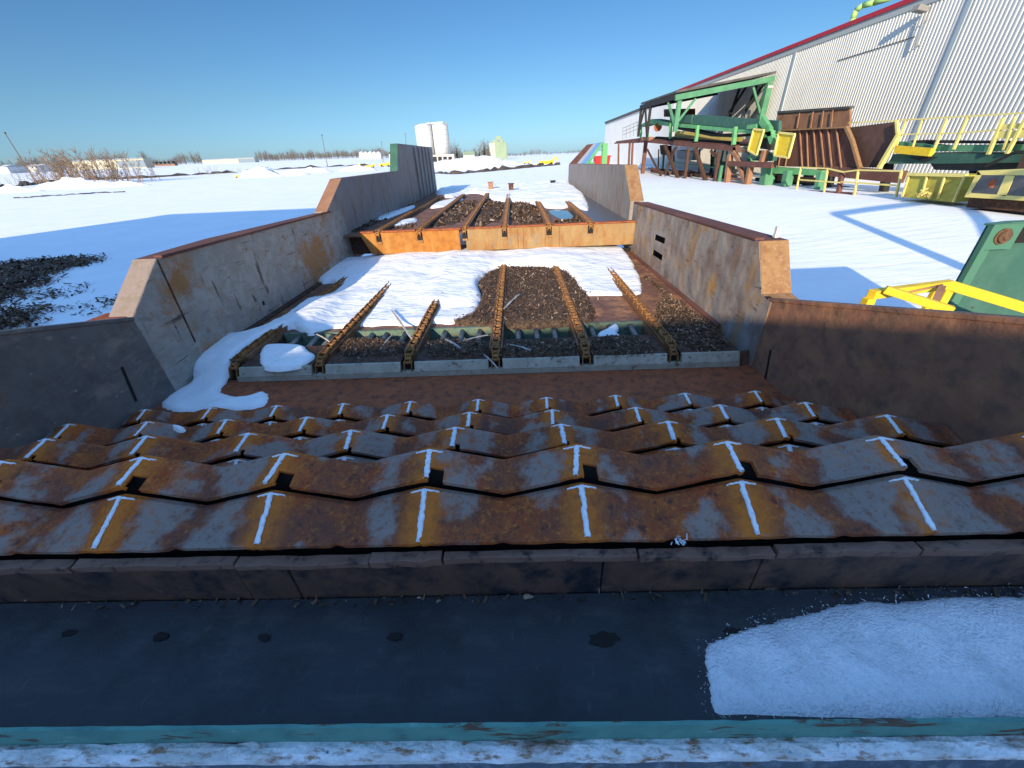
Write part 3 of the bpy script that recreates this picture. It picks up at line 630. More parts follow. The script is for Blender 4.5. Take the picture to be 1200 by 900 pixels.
for (u, v, Y, m_, h_) in ((479, 229, 16.7, 'black', .42), (575, 219, 19.6, 'rust_lt', .34), (599, 221, 18.3, 'rust_dark', .34), (648, 215, 20.3, 'black', .18)):
    c = ony(u, v, Y)
    bx = MB().box((c[0]-.1, Y-.05, Z2), (c[0]+.1, Y+.2, c[2]+h_/2)); bx.box((c[0]-.13, Y-.06, c[2]+h_/2), (c[0]+.13, Y+.22, c[2]+h_/2+.03)); bx.build('tail_bracket', M[m_], D2)
prof = P3([(383, 248), (400, 209), (466, 200.5), (466, 168), (506, 172.5), (509, 227)], XL-.004); prof = prof[:5]+[(XL-.004, prof[4][1], 1.4), (XL-.004, prof[0][1], 1.4)]
wl = MB().prism(prof, (-.26, 0, 0), 0, side={0: 1, 1: 2, 2: 3}).build('side_wall', [M['far_wall'], M['rust_lt'], M['rust_struct'], M['green_box']], D2, bevel=.01); wl['label'] = 'grey left side wall that steps up at its far end'
ym = prof[3][1]
for i in range(5): MB().box((XL-.004, ym+2.2+i*.72, 2.037), (XL+.05, ym+2.35+i*.72, 3.8)).build('rib', M['far_wall'], wl)
prof = P3([(739, 236), (732, 193.5), (667, 192)], XR); prof += [(XR, prof[2][1], 1.4), (XR, prof[0][1], 1.4)]
mb = MB().prism(prof, (.30, 0, 0), 0, side={0: 1, 1: 2})
wl = mb.build('side_wall', [M['far_wall'], M['cap_rust'], M['rust_struct']], D2, bevel=.01); wl['label'] = 'streaked right side wall with sloping near end'
for x in (XL-.13, -.6, XR+.13):
    for y in (9.6, 14, 18.5): MB().bar((x, y, 0), (x, y, 1.9), .22).build('leg', M['rust_dark'], D2)
# chips, snow and litter lying on the decks -----------------------------------------------------------
def pz(pts, z): return [onz(u, v, z)[:2] for u, v in pts]
def zdeck1(x, y): return np.full(np.shape(x), ZD)
def zstep(x, y): return np.where(y > 4.84, ZD, np.where(y > 3.80, ZD-.02+np.clip((y-3.8)/.05, 0, 1)*.04, 1.275))
def zwide(x, y):
    t = np.clip((y-3.70)/.35, 0, 1); return 1.275+(ZD-.035-1.275)*(t*t*(3-2*t)) + np.clip((y-4.2)/.6, 0, 1)*.035
def chips_heap(pts, z, H, n, smin, smax, label, seed, base=None, spread=.05, over=0, grp='heaps of bark chips on the log decks'):
    poly = wobble(smooth_poly(pz(pts, z), 1, 0), .05 if H > .045 else .02, None, seed)
    zf = base or (lambda x, y: np.full(np.shape(x), z-.04))
    mb = blanket(poly, zf, H, .16, .04, seed, rough=.6)
    def top(x, y):
        d, _, _ = nearest(x, y, poly); k = np.clip(np.where(inside(x, y, poly), d, 0)/.16, 0, 1)
        return zf(x, y)+H*(1-(1-k)**2)**.5*(1+1.2*(fbm(x*1.6, y*1.6, seed)-.45))
    flakes(mb, poly, top, n, smin, smax, seed, 1, spread)
    if over: flakes(mb, poly, lambda x, y: np.full(np.shape(x), z+over), n//9, smin, smax, seed+1, 1, .22)
    return one('bark_chips', mb, [M['chips'], M['flakes']], label, 'bark chips', grp, 'stuff')
chips_heap([(557, 330), (576, 316), (595, 312), (635, 312), (664, 317), (674, 323), (686, 340), (694, 352), (697, 366), (692, 378), (600, 382), (541, 378), (526, 376), (556, 365), (566, 349)], 1.46, .055, 9000, .008, .028, 'sunlit heap of bark chips between the snow and the pit bars', 21, over=.03)
chips_heap([(400, 398), (420, 394), (472, 397), (476, 411), (450, 415), (415, 415), (393, 414)], 1.465, .04, 2200, .006, .024, 'shaded bark chips piled left of the third chain at the front plate', 22)
chips_heap([(498, 400), (520, 395), (574, 397), (574, 415), (540, 415), (502, 415)], 1.465, .04, 2400, .006, .024, 'shaded bark chips left of the middle chain on the front plate', 23)
chips_heap([(590, 399), (672, 394), (682, 413), (650, 415), (600, 415), (588, 414)], 1.465, .04, 2600, .006, .024, 'shaded bark chips right of the middle chain on the front plate', 24)
chips_heap([(692, 393), (742, 390), (768, 403), (766, 412), (702, 415), (694, 405)], 1.465, .04, 2400, .006, .024, 'shaded bark chips left of the rightmost chain on the front plate', 25)
chips_heap([(752, 322), (760, 322), (786, 346), (820, 366), (845, 390), (862, 408), (840, 412), (812, 411), (792, 403), (775, 384), (764, 366), (772, 352), (776, 340)], 1.44, .05, 5500, .008, .03, 'dark bark chips heaped against the right side wall', 26)
chips_heap([(560, 238), (572, 231), (579, 236), (593, 236), (588, 260), (576, 260), (563, 266), (553, 264)], 2.02, .05, 900, .02, .08, 'far bark chips left of the fourth chain of the far deck', 27)
chips_heap([(598, 236), (629, 239), (638, 257), (632, 262), (596, 264)], 2.02, .05, 1500, .02, .08, 'far bark chips between the fourth and fifth chain of the far deck', 28)
chips_heap([(649, 257), (664, 259), (677, 252), (686, 257), (677, 261), (651, 262)], 2.02, .04, 500, .02, .07, 'far bark chips behind the right end of the orange beam', 29)
chips_heap([(497, 262), (539, 236), (562, 233), (552, 248), (538, 262), (500, 266)], 2.02, .05, 1200, .02, .08, 'far bark chips left of the third chain of the far deck', 30)
chips_heap([(452, 266), (470, 262), (490, 261), (486, 266), (455, 270)], 2.02, .04, 250, .02, .07, 'small heap of chips at the left end of the orange beam', 31)
chips_heap([(404, 272), (420, 261), (468, 248), (478, 240), (486, 240), (440, 262), (425, 270)], 2.02, .05, 500, .02, .07, 'shaded chips along the far left side wall', 32)
def pzz(pts, z): return [onz(u, v, z if v < 430 else (z+1.33)/2 if v < 445 else 1.33)[:2] for u, v in pts]
def snow(pts, z, H, wid, step, label, seed, base=None, it=2, rough=.35, m='snow', jag=.004, hf=None, cat='snow patch', grp=None):
    poly = wobble(smooth_poly(pzz(pts, z) if z == 1.46 else pz(pts, z), it, 0, seed), jag*2.2, jag, seed)
    mb = blanket(poly, base or (lambda x, y: np.full(np.shape(x), z-.04)), H, wid, step, seed, rough, hf=hf)
    if m == 'snow_rough':
        base_ = base; flakes(mb, poly, lambda x, y: np.full(np.shape(x), 1.826), 3500, .0015, .0045, 5, 0, .05)
    return one('snow_patch', mb, M[m], label, cat, grp)
big = [(420, 305), (470, 298), (560, 293), (640, 289), (690, 284), (715, 284), (735, 296), (752, 326), (753, 339), (747, 344), (716, 344), (677, 344), (673, 326), (661, 316), (635, 313), (595, 312), (576, 316), (557, 330), (566, 348), (556, 364), (541, 374), (526, 378), (512, 376), (478, 380), (457, 378), (430, 380), (405, 382), (382, 383), (369, 389), (355, 389), (341, 380), (307, 399), (278, 413), (256, 444), (259, 456), (287, 462), (310, 450), (314, 474), (252, 479), (176, 477), (200, 452), (224, 437), (217, 416), (246, 396), (300, 389), (328, 375), (345, 362), (401, 328), (363, 333), (392, 306)]
snow(big, 1.46, .045, .09, .04, 'big snow sheet spread over the near log deck and down its left side', 41, base=zwide, it=2, jag=.018, rough=.8, hf=lambda x, y: -.018*np.clip((4.2-y)/.3, 0, 1)+.105*np.clip((y-6.2)/2.0, 0, 1)+.03*np.clip((y-5)/2, 0, 1)*np.sin(x*2.2)+.07*np.clip((-2.75-x)/.2, 0, 1)*np.clip((y-3.9)/.3, 0, 1)*np.clip((6.6-y)/.5, 0, 1)+.06*np.clip((y-5.6)/.3, 0, 1)*np.clip((x+1.7)/.3, 0, 1)*np.clip((-.5-x)/.3, 0, 1))
snow([(305, 404), (314, 400), (355, 401), (359, 410), (372, 414), (357, 427), (330, 431), (302, 430)], 1.46001, .03, .06, .03, 'small snow slab between the two leftmost chains of the near deck', 42, base=lambda x, y: np.full(np.shape(x), ZD+.006), jag=.01, rough=.8)
snow([(573, 231), (581, 237), (593, 235), (605, 236), (627, 239), (639, 243), (659, 244), (671, 241), (688, 247), (691, 243), (684, 228), (668, 218), (668, 214), (600, 215), (540, 218), (511, 221), (510, 229), (526, 232), (541, 228), (558, 225)], 2.03, .10, .25, .07, 'snow bank over the back and right half of the far log deck', 43, jag=.03, rough=.6, hf=lambda x, y: .10*np.clip((y-12)/4, 0, 1)*np.clip((x+.5)/2, 0, 1))
snow([(453, 265), (462, 259), (488, 254), (490, 257), (470, 264)], 2.05, .05, .1, .06, 'white snow strip beside the left end of the orange beam', 44)
snow([(503, 241), (513, 236), (532, 232), (545, 231), (540, 234), (525, 240), (505, 243)], 2.05, .06, .15, .08, 'snow strip between the second and third chain of the far deck', 45)
snow([(436, 255), (460, 247), (484, 239), (488, 241), (466, 250), (440, 259)], 2.05, .04, .1, .06, 'bluish snow strip in the shade of the far left side wall', 46)
snow([(828, 768), (836, 752), (880, 735), (930, 719), (1000, 705), (1060, 705), (1100, 698), (1130, 697), (1200, 701), (1320, 700), (1330, 848), (1100, 848), (980, 847), (850, 847), (836, 842), (831, 800)], 1.825, .022, .09, .010, 'grainy snow heap lying on the black belt', 47, base=lambda x, y: np.full(np.shape(x), 1.822), it=1, m='snow_rough', jag=.010, rough=.9)
snow([(196, 495), (204, 492), (216, 497), (206, 501)], 1.70, .03, .04, .012, 'tiny snow crust on a zigzag plate near the left wall', 48, base=lambda x, y: np.full(np.shape(x), 1.655))
pud = smooth_poly(pz([(641, 245), (662, 246), (677, 246), (684, 250), (676, 254), (660, 257), (648, 252)], 2.03), 2)
mb = MB(); c = np.mean(np.array(pud), 0)
mb.add([(x, y, Z2+.012) for x, y in pud]+[(x, y, Z2+.0) for x, y in pud], [tuple(range(len(pud)))]+[(i, (i+1) % len(pud), len(pud)+(i+1) % len(pud), len(pud)+i) for i in range(len(pud))])
one('melt_water_pool', mb, M['puddle'], 'blue pool of melt water beside the snow bank on the far deck', 'puddle')
def splinter(u0, v0, u1, v1, z, w_, label, seed):
    a, b = Vector(onz(u0, v0, z)), Vector(onz(u1, v1, z+.0)); q = np.random.RandomState(seed)
    d = (b-a).normalized(); s = d.cross(Vector((0, 0, 1))); mb = MB(); n = 7; vs = []
    for i in range(n+1):
        t = i/n; ww = w_*.62*(.35+.9*sin(pi*min(.95, .12+t*.8)))*(1+q.normal(0, .12)); c = a.lerp(b, t)+Vector((0, 0, .012*sin(pi*t)))
        vs += [c-s*ww, c+s*ww, c+s*ww*.8+Vector((0, 0, .012)), c-s*ww*.8+Vector((0, 0, .012))]
    fs = [(i*4+j, (i+1)*4+j, (i+1)*4+(j+1) % 4, i*4+(j+1) % 4) for i in range(n) for j in range(4)]+[(3, 2, 1, 0), (n*4, n*4+1, n*4+2, n*4+3)]
    mb.add(vs, fs); return one('wood_splinter', mb, M['wood'], label, 'wood splinter', 'loose wood splinters on the near deck')
splinter(459, 364, 483, 398, 1.49, .022, 'long grey splinter lying across the bars beside the second chain from the left', 1)
splinter(446, 410, 461, 392, 1.46, .014, 'short pale splinter leaning on the chips under the long one', 2)
splinter(567, 416, 584, 433, 1.46, .012, 'pale stick standing in the notch of the middle chain', 3)
splinter(522, 398, 540, 409, 1.47, .020, 'pale bark strip on the shaded chips left of the middle chain', 4)
splinter(537, 402, 572, 393, 1.47, .008, 'thin twig lying on the chips beside the middle chain', 5)
splinter(590, 363, 609, 345, 1.49, .022, 'tan splinter on the sunlit chip heap', 6)
splinter(371, 392, 388, 402, 1.47, .010, 'thin splinter lying on the bars near the small snow slab', 7)
splinter(594, 404, 622, 411, 1.47, .014, 'pale splinter on the shaded chips right of the middle chain', 8)
def rag(name, c, s_, label, seed, m, n=26, flat=.6, cat='rag'):
    q = np.random.RandomState(seed); mb = MB()
    for i in range(n):
        p = np.array(c)+q.normal(0, s_*.4, 3)*np.array([1, .7, flat]); p[2] = max(p[2], c[2]-.01); a = q.normal(0, 1, 3); a /= np.linalg.norm(a); b = np.cross(a, q.normal(0, 1, 3)); b /= np.linalg.norm(b)
        l1, l2 = s_*q.uniform(.2, .55), s_*q.uniform(.05, .18)
        mb.add([p-a*l1-b*l2, p+a*l1-b*l2*.4, p+a*l1*.9+b*l2, p-a*l1*.7+b*l2], [(0, 1, 2, 3)])
    return one(name, mb, m, label, cat)
c = onz(795, 633, 2.115); rag('frayed_rag', (c[0], c[1]-.01, 2.125), .028, 'small frayed grey rag on the lip below a weld line', 3, M['weld'])
# crumpled plastic on the bars
q = np.random.RandomState(8); poly = smooth_poly(pz([(700, 384), (715, 377), (722, 372), (727, 377), (722, 384), (731, 388), (712, 389), (702, 390)], 1.5), 1)
mb = blanket(poly, lambda x, y: np.full(np.shape(x), ZD+.0), .05, .05, .015, 9, 1.2); one('plastic_scrap', mb, M['weld'], 'crumpled white plastic scrap lying on the bars between the two rightmost chains', 'plastic scrap')
# crumbs along the foot of the skirt plate
poly = [(-2.0, .895), (2.2, .895), (2.2, .93), (-2.0, .93)]
mb = MB(); flakes(mb, poly, lambda x, y: np.full(np.shape(x), 1.826), 260, .004, .02, 33, 0)
one('bark_crumbs', mb, M['flakes'], 'bark crumbs scattered along the foot of the dark skirt plate', 'bark crumbs', None, 'stuff')
q = np.random.RandomState(4)
for (u, v, s_, lb) in ((618, 697, .014, 'pale lump of bark resting on the belt edge below the skirt plate'), (36, 700, .011, 'small brown stone at the far left end of the belt')):
    c = onz(u, v, 1.83); mb = MB(); m_ = 9; vs = []
    for i in range(5):
        for j in range(m_):
            t = pi*(i+.0)/4; vs.append((c[0]+s_*1.4*sin(t)*cos(2*pi*j/m_)*(1+.2*q.normal()), c[1]-.012+s_*.8*sin(t)*sin(2*pi*j/m_)*(1+.2*q.normal()), 1.83+s_*.5-s_*.8*cos(t)))
    mb.add(vs, [(i*m_+j, i*m_+(j+1) % m_, (i+1)*m_+(j+1) % m_, (i+1)*m_+j) for i in range(4) for j in range(m_)])
    one('bark_lump', mb, M['bark'], lb, 'bark lump')
# ================================================================== yard on the right
def ground_hit(u, v):
    d = ray(u, v); lo = None; t = 5.
    for _ in range(400):
        p = EYE + d*t
        if p[2] < float(terrain(np.array([p[0]]), np.array([p[1]]))[0]): break
        t *= 1.02
    return p
def gz(x, y): return float(terrain(np.array([x]), np.array([y]))[0])
class PX:
    """collects bars and plates whose outline was measured on one vertical plane x = X"""
    def __init__(s, X): s.X = X; s.m = MB()
    def pl(s, pts, th=.3, dx=0, mi=0): s.m.prism([onx(u, v, s.X+dx) for u, v in pts], (th, 0, 0), mi); return s
    def b(s, p, q, w, h=None, dx=0, dx2=None, mi=0): s.m.bar(onx(*p, s.X+dx), onx(*q, s.X+(dx if dx2 is None else dx2)), w, h, mi, upv=(1, 0, 0)); return s
    def out(s, name, m, parent, bevel=0): return s.m.build(name, m, parent, bevel=bevel)
def post_to_ground(mb, p, w):   # a leg that ends on the ground
    mb.bar(p, (p[0], p[1], -.1), w); return mb
# ------------------------------------------------------------------ mill building
BX = 30.
HB = thing('mill_building', (BX+10, 35, 0), 'long white ribbed metal mill building with red roof edge', 'building')
mb = MB(); y = -25.; pitch = .30; vs = []
ys = []
while y < 88: ys += [(y, 0), (y+.10, 0), (y+.14, -.05), (y+.26, -.05)]; y += pitch
ys = [(a, b) for a, b in ys if a <= 88] + [(88, 0)]
vs = [(BX+b, a, -.5) for a, b in ys]+[(BX+b, a, 11.55) for a, b in ys]; n = len(ys)
mb.add(vs, [(i, n+i, n+i+1, i+1) for i in range(n-1)]); mb.build('ribbed_wall', M['siding'], HB)
MB().box((BX+.05, -25, -.5), (BX+.3, 88, 11.5)).build('wall_core', M['siding_plain'], HB)
MB().box((BX-.10, -25, 11.5), (BX+.2, 88, 11.98)).build('fascia', M['trim_grey'], HB)
MB().box((BX-.22, -25, 11.98), (BX+.2, 88, 12.3)).build('roof_trim', M['trim_red'], HB)
MB().prism([(BX+.2, 88, 11.98), (BX+.2, 88, 12.28), (BX+25, 88, 14.2), (BX+25, 88, 13.9)], (0, -113, 0)).build('roof', M['roof'], HB)
MB().box((BX+.3, 87.7, -.5), (BX+25, 87.9, 12)).build('end_wall', M['siding_plain'], HB)
for v0, v1 in (((1137, 0), (1083, 140)), ((932, 57), (915, 143))):
    yy = onx(*v1, BX)[1]*.5+onx(*v0, BX)[1]*.5
    MB().box((BX-.14, yy-.16, 0), (BX-.052, yy+.16, 11.49)).build('downpipe', M['seam'], HB)
mb = MB(); mb.tube(onx(1072, 43, BX-.09), onx(982, 71, BX-.09), .03, n=6); mb.build('wall_line', M['dark'], HB)  # thin dark tube running along the wall
# annex
HA = thing('annex_building', (BX+8, 118, 0), 'plain white annex standing beyond the ribbed mill building', 'building')
e0, e1 = onx(710, 144, BX+.1), onx(752, 124, BX+.1)
MB().prism([(BX+.1, 88.1, -1), (BX+.1, 88.1, 11.4), (BX+.1, e1[1], e1[2]*.5+5.7), (BX+.1, e0[1], e0[2]-.2), (BX+.1, e0[1], -3)], (16, 0, 0)).build('wall', M['siding_plain'], HA)
MB().bar((BX, 88.2, 11.55), (BX, e0[1], e0[2]), .5, .5).build('fascia', M['roof'], HA)
MB().prism([(BX-.2, 88.2, 11.6), (BX-.2, e0[1], e0[2]+.1), (BX+8, e0[1], e0[2]+2), (BX+8, 88.2, 13.5)], (0, 0, .2)).build('roof', M['roof'], HA)
# floodlight on the wall
fb = onx(1073, 56, BX-.3); ft = onx(1084, 20, BX-.3)
FL = thing('floodlight', (BX-.05, ft[1], ft[2]), 'grey floodlight on a short pole fixed high on the white ribbed wall', 'floodlight')
MB().tube((BX-.35, fb[1], fb[2]), (BX-.35, ft[1], ft[2]+.2), .06).build('pole', M['pale_stripe'], FL)
mb = MB(); mb.bar((BX, fb[1]+.02, fb[2]+.15), (BX-.4, fb[1]+.02, fb[2]+.15), .06); mb.bar((BX, ft[1], ft[2]-.2), (BX-.4, ft[1], ft[2]-.2), .06); mb.build('bracket', M['lamp'], FL)
MB().prism([(BX-.3, ft[1]-.1, ft[2]+.25), (BX-.25, ft[1]-.1, ft[2]+.55), (BX-1.0, ft[1]-.1, ft[2]+.75), (BX-1.1, ft[1]-.1, ft[2]+.4)], (0, .62, 0)).build('lamp_head', M['lamp'], FL, bevel=.05)
# lime pipe over the roof edge
pts = [onx(1000, 22, BX+1), onx(1003, 12, BX+1), onx(1012, 6, BX+1.2), onx(1025, 3, BX+1.4), onx(1048, -4, BX+2), onx(1090, -22, BX+3)]
pts = [(pts[0][0], pts[0][1], 12.2)]+pts
mb = MB().path(pts, .22, 8); one('roof_pipe', mb, M['lime'], 'lime green pipe bending over the red roof edge', 'pipe')
# ------------------------------------------------------------------ canopy
C_ = onx(909, 86, BX-.4); B_ = ony(792, 109, C_[1]); A_ = onx(751, 122.5, B_[0])
D_ = (C_[0], A_[1], A_[2]+(C_[2]-B_[2]))
CN = thing('canopy', (B_[0], B_[1], 0), 'open lean-to canopy of green steel with dark sheet roof against the mill wall', 'canopy')
MB().prism([A_, B_, C_, D_], (0, 0, .22)).build('roof', M['roof'], CN)
def dn(p, dz): return (p[0], p[1], p[2]-dz)
def lerp(a, b, t): return tuple(a[i]+(b[i]-a[i])*t for i in range(3))
MB().bar(dn(B_, .45), dn(C_, .45), .3, .55).build('front_beam', M['green'], CN)
MB().bar(dn(A_, .35), dn(B_, .35), .25, .5).build('side_beam', M['dark'], CN)
MB().bar(dn(A_, .4), dn(D_, .4), .25, .5).build('rear_beam', M['dark'], CN)
for t in (.25, .5, .75): MB().bar(dn(lerp(A_, B_, t), .25), dn(lerp(D_, C_, t), .25), .18, .3).build('rafter', M['dark'], CN)
pB = lerp(B_, C_, .05); pC = lerp(B_, C_, .96)
MB().bar(dn(pB, .8), (pB[0], pB[1], 5.0), .45).build('post', M['green'], CN)
MB().bar(dn(pC, .8), (pC[0], pC[1], -.1), .6).build('post', M['green'], CN)
pA = lerp(A_, B_, .03)
for t, m_ in ((.03, 'dark'), (.35, 'dark')):
    p = lerp(A_, B_, t); MB().bar(dn(p, .5), (p[0], p[1], 5.0), .3).build('post', M[m_], CN)
for p, q in ((dn(pB, 3.0), dn(lerp(B_, C_, .22), .9)), (dn(pC, 4.0), dn(lerp(B_, C_, .8), .9)), (dn(pA, 3.2), dn(lerp(A_, B_, .15), .6)), (dn(lerp(A_, B_, .34), 4.0), dn(lerp(A_, B_, .18), .6)), (dn(pB, 3.4), dn(lerp(A_, B_, .85), .7))):
    MB().bar(p, q, .22).build('brace', M['green'] if p[1] == pB[1] or p[1] == pC[1] else M['dark'], CN)
for t in (.45, .75):
    p = lerp(D_, C_, t); p2 = lerp(D_, C_, t+.12); MB().bar(dn(p, .5), (p[0]-.8, p[1], 5.), .25).build('post', M['dark'], CN); MB().bar(dn(p2, .6), (p[0]-.8, p[1]-.2, p[2]-3.2), .2).build('brace', M['dark'], CN)
MB().bar(onx(903, 100, BX-.8), onx(867, 147, BX-.8), .5, .5).build('sloping_pipe', M['siding'], CN)
# ------------------------------------------------------------------ steel platform
X0 = 20.5
def base(p): return (p[0], p[1], -.15)
SP = thing('steel_platform', (X0, 60, 0), 'rust red raised steel platform on slanted legs under the green conveyor', 'platform')
PX(X0).pl([(720, 167), (749, 162.5), (862, 171), (862, 178), (758, 167), (720, 168.6)], .35).out('deck_beam', M['rust_struct'], SP)
PX(X0).pl([(722, 165.5), (749, 161.8), (862, 170), (862, 171.5), (749, 163.4), (722, 167)], 6.5, .36).out('deck', M['rust_struct'], SP)
for p, q, w_, m_ in (((725, 169), (724.6, 197), .28, 'rust_struct'), ((738, 168), (736.5, 198), .3, 'rust_struct'), ((741.5, 168), (740, 198), .3, 'rust_struct'), ((757, 165), (753, 204), .5, 'rust_struct'),
        ((779.5, 171), (797, 215), .32, 'rust_dark'), ((814.5, 174), (829, 219), .32, 'rust_dark'), ((807, 174), (802, 213), .3, 'rust_dark'), ((842.5, 178), (837, 219), .3, 'rust_dark'), ((846, 194), (841, 221), .25, 'green')):
    PX(X0).b(p, q, w_).out('leg', M[m_], SP)
for p, q in (((758.5, 175), (775, 207)), ((792, 173), (779.5, 204)), ((833, 177), (842, 186)), ((786, 181), (793, 172))): PX(X0).b(p, q, .2).out('brace', M['rust_dark'], SP)
for p, q in (((778, 178), (776, 206)), ((806, 179), (803, 209)), ((836, 183), (833, 214))): PX(X0+5.5).b(p, q, .3).out('leg', M['green'], SP)
rl = PX(X0)
for i in range(5): rl.b((730+4.2*i, 150.2-1.9*i), (729.5+4.3*i, 163-1.1*i), .07)
for dv in (0, 4, 8): rl.b((730, 150.2+dv), (748, 142.5+dv*1.02), .06)
rl.out('railing', M['lamp'], SP)
PX(X0).pl([(752, 160.5), (761, 160.5), (761, 165), (752, 165)], .6, -.15).out('corner_bracket', M['rust_lt'], SP)
# ------------------------------------------------------------------ green conveyor on it
GC = thing('green_conveyor', (X0, 55, 5), 'green raised conveyor with solid side panels on the rust red platform', 'conveyor')
PX(X0+.3).pl([(785, 134.7), (811, 134.4), (810, 144.5), (785, 143)], .2).out('side_panel', M['green_box'], GC)
PX(X0+.3).pl([(813, 134.6), (840, 136), (889, 140), (913, 141.5), (912, 154), (878, 151.5), (812, 144.6)], .2).out('side_panel', M['green_box'], GC)
PX(X0+.15).pl([(749, 147), (763, 139.6), (785, 143.6), (860, 151), (905, 155.5), (905, 158.5), (860, 155), (785, 148), (762, 145.5), (749, 149)], 1.5).out('frame_beam', M['green_lt'], GC)
PX(X0+2.2).pl([(785, 137), (913, 143), (913, 153), (785, 146)], .2).out('rear_panel', M['green'], GC)
for p, q in (((751, 147), (751, 161)), ((759, 146), (759, 161)), ((786, 143), (785.5, 162)), ((818, 147), (815.5, 166)), ((862, 149), (859.5, 170)), ((886, 154), (884, 168))):
    PX(X0+.05).b(p, q, .3).out('leg', M['green_lt'], GC)
PX(X0+.9).pl([(790, 149), (812, 152), (835, 157), (860, 158), (878, 156), (878, 158.5), (858, 161), (834, 160), (811, 155), (790, 151)], 1.0).out('return_belt', M['dark'], GC)
PX(X0+2.6).pl([(792, 153), (872, 161), (868, 166), (790, 160)], .08).out('guard_plate', M['yellow_far'], GC)
PX(X0+1.2).pl([(768, 160), (860, 166.5), (860, 170), (768, 163)], .5).out('lower_beam', M['dark'], GC)
PX(X0-.1).b((893, 139.5), (902, 154), .55, .3).b((902, 154), (906, 166), .45, .3).b((877, 149), (888, 147.5), .3, .3).b((890, 160), (906, 156), .35, .3).out('head_frame', M['green_lt'], GC)
PX(X0+.6).pl([(880, 156), (905, 158), (903, 176), (878, 172)], 1.2).out('drive_housing', M['dark'], GC)
PX(X0+.4).pl([(873, 176), (901, 181), (899, 189), (882, 188)], 1.0).out('discharge_tray', M['green_box'], GC)
MB().tube(onx(771, 149, X0+.2), onx(771, 149, X0+1.6), .55, n=14).build('drum', M['rust_brown'], GC)
one('rusty_crate', PX(X0+3).pl([(778, 128), (801, 128), (801, 137), (778, 137)], 1.6).b((778, 131), (801, 131), .1, dx=-.06).b((778, 134), (801, 134), .1, dx=-.06).m, M['rib_rust'], 'rust brown crate behind the left end of the green side panels', 'crate')
def guard(pts, X, label, name='yellow_guard'):
    t = thing(name, onx(*pts[3], X), label, 'guard panel', 'yellow guard panels hanging at the conveyor head')
    PX(X).pl(pts, .06).out('panel', M['yellow'], t)
    f = PX(X-.05)
    for i in range(4): f.b(pts[i], pts[(i+1) % 4], .12)
    f.out('frame', M['yellow_far'], t); return t
guard([(883.3, 151.3), (895.3, 152.5), (886.7, 181.5), (876.7, 176)], X0-.5, 'narrow solid yellow guard panel at the conveyor head')
guard([(912.7, 155.3), (931.3, 157.3), (924, 184.7), (907.3, 182)], X0-.4, 'wider yellow guard panel hanging before the ribbed rust hopper')
# ------------------------------------------------------------------ rust trestle and green table below
RT = thing('rust_trestle', onx(866, 219, X0), 'orange brown trestle standing at the right end of the steel platform', 'trestle')
PX(X0).pl([(858.7, 172.7), (873, 173.5), (873, 179), (858.7, 178.7)], .6).out('head_block', M['rust_lt'], RT)
for p, q, w_ in (((856, 181), (851, 220), .42), ((880, 194), (875, 221), .4), ((866, 194), (876, 220), .3), ((860, 178), (870, 194), .3), ((897, 176), (893, 192), .4)): PX(X0).b(p, q, w_).out('leg', M['rust_lt'], RT)
PX(X0-.05).b((855, 191.5), (907, 193.5), .4).out('cross_beam', M['rust_struct'], RT)
PX(X0+.3).b((852, 203), (880, 207), .14).b((852, 208), (877, 212), .14).b((852, 213), (876, 217), .14).out('ladder_rungs', M['rust_lt'], RT)
PX(X0-.2).b((849, 220.5), (1000, 229.5), .35, .3).out('base_beam', M['rust_struct'], RT)
GT = thing('green_table_frame', onx(925, 222, X0+.8), 'green steel table frame under the ribbed rust hopper', 'machine frame')
PX(X0+.8).pl([(903, 195.5), (963, 200), (962, 206), (903, 203)], .5).out('top_beam', M['green_lt'], GT)
for p, q, w_ in (((901, 195), (897, 224), .8), ((925, 200), (921, 218), .55), ((963, 202), (958, 226), .4)): PX(X0+.7).b(p, q, w_).out('leg', M['green'], GT)
PX(X0+1.5).b((905, 208), (965, 212), .35).out('rail', M['rust_struct'], GT)
PX(X0+3).pl([(885, 208), (990, 219), (988, 229), (884, 221)], .4).out('dark_sump', M['dark'], GT)
for i, u in enumerate((914, 930, 948, 972)): PX(X0+2.4).b((u, 203), (u-3, 224), .5).out('roller_stand', M['dark'], GT)
# ------------------------------------------------------------------ chute
CT = thing('rust_chute', onx(955, 196, X0+1.2), 'big ribbed rust brown chute with a flat rusty board above it', 'chute')
PX(X0+3.4).pl([(910.7, 131.5), (996, 125.5), (995.3, 149), (911.3, 152.5)], .15).out('top_board', M['rust_lt'], CT)
PX(X0+3.3).pl([(910.7, 130.4), (996, 124.2), (996, 127), (910.7, 133)], .3).out('board_edge', M['roof'], CT)
for a, b in (((937, 132.5), (934, 150)), ((953, 131), (950, 150)), ((965, 130), (962.5, 149.5)), ((976, 129), (974, 149))): PX(X0+3.25).b(a, b, .06).out('board_rib', M['rust_lt'], CT)
PX(X0+1.2).pl([(911, 153), (992, 149), (999, 165), (1008, 197), (960, 196), (906.5, 194.7)], .12).out('ribbed_wall', M['rib_rust'], CT)
for i, (a, b) in enumerate((((919, 153), (912, 195)), ((928, 152.5), (920, 195.3)), ((937.3, 152), (940, 195.5)), ((945.3, 151.5), (947, 195.8)), ((953.3, 151), (956.7, 196)), ((961.3, 150.6), (966, 196.4)), ((970, 150), (974.7, 197)), ((980, 149.8), (986, 197)))):
    PX(X0+1.12).b(a, b, .07, .08).out('rib', M['rust_lt'], CT)
PX(X0+1.05).b((992, 149), (999, 165), .16, .2).b((999, 165), (1008, 197), .16, .2).b((911, 153), (992, 149), .09, .2).out('rim', M['cap_rust'], CT)
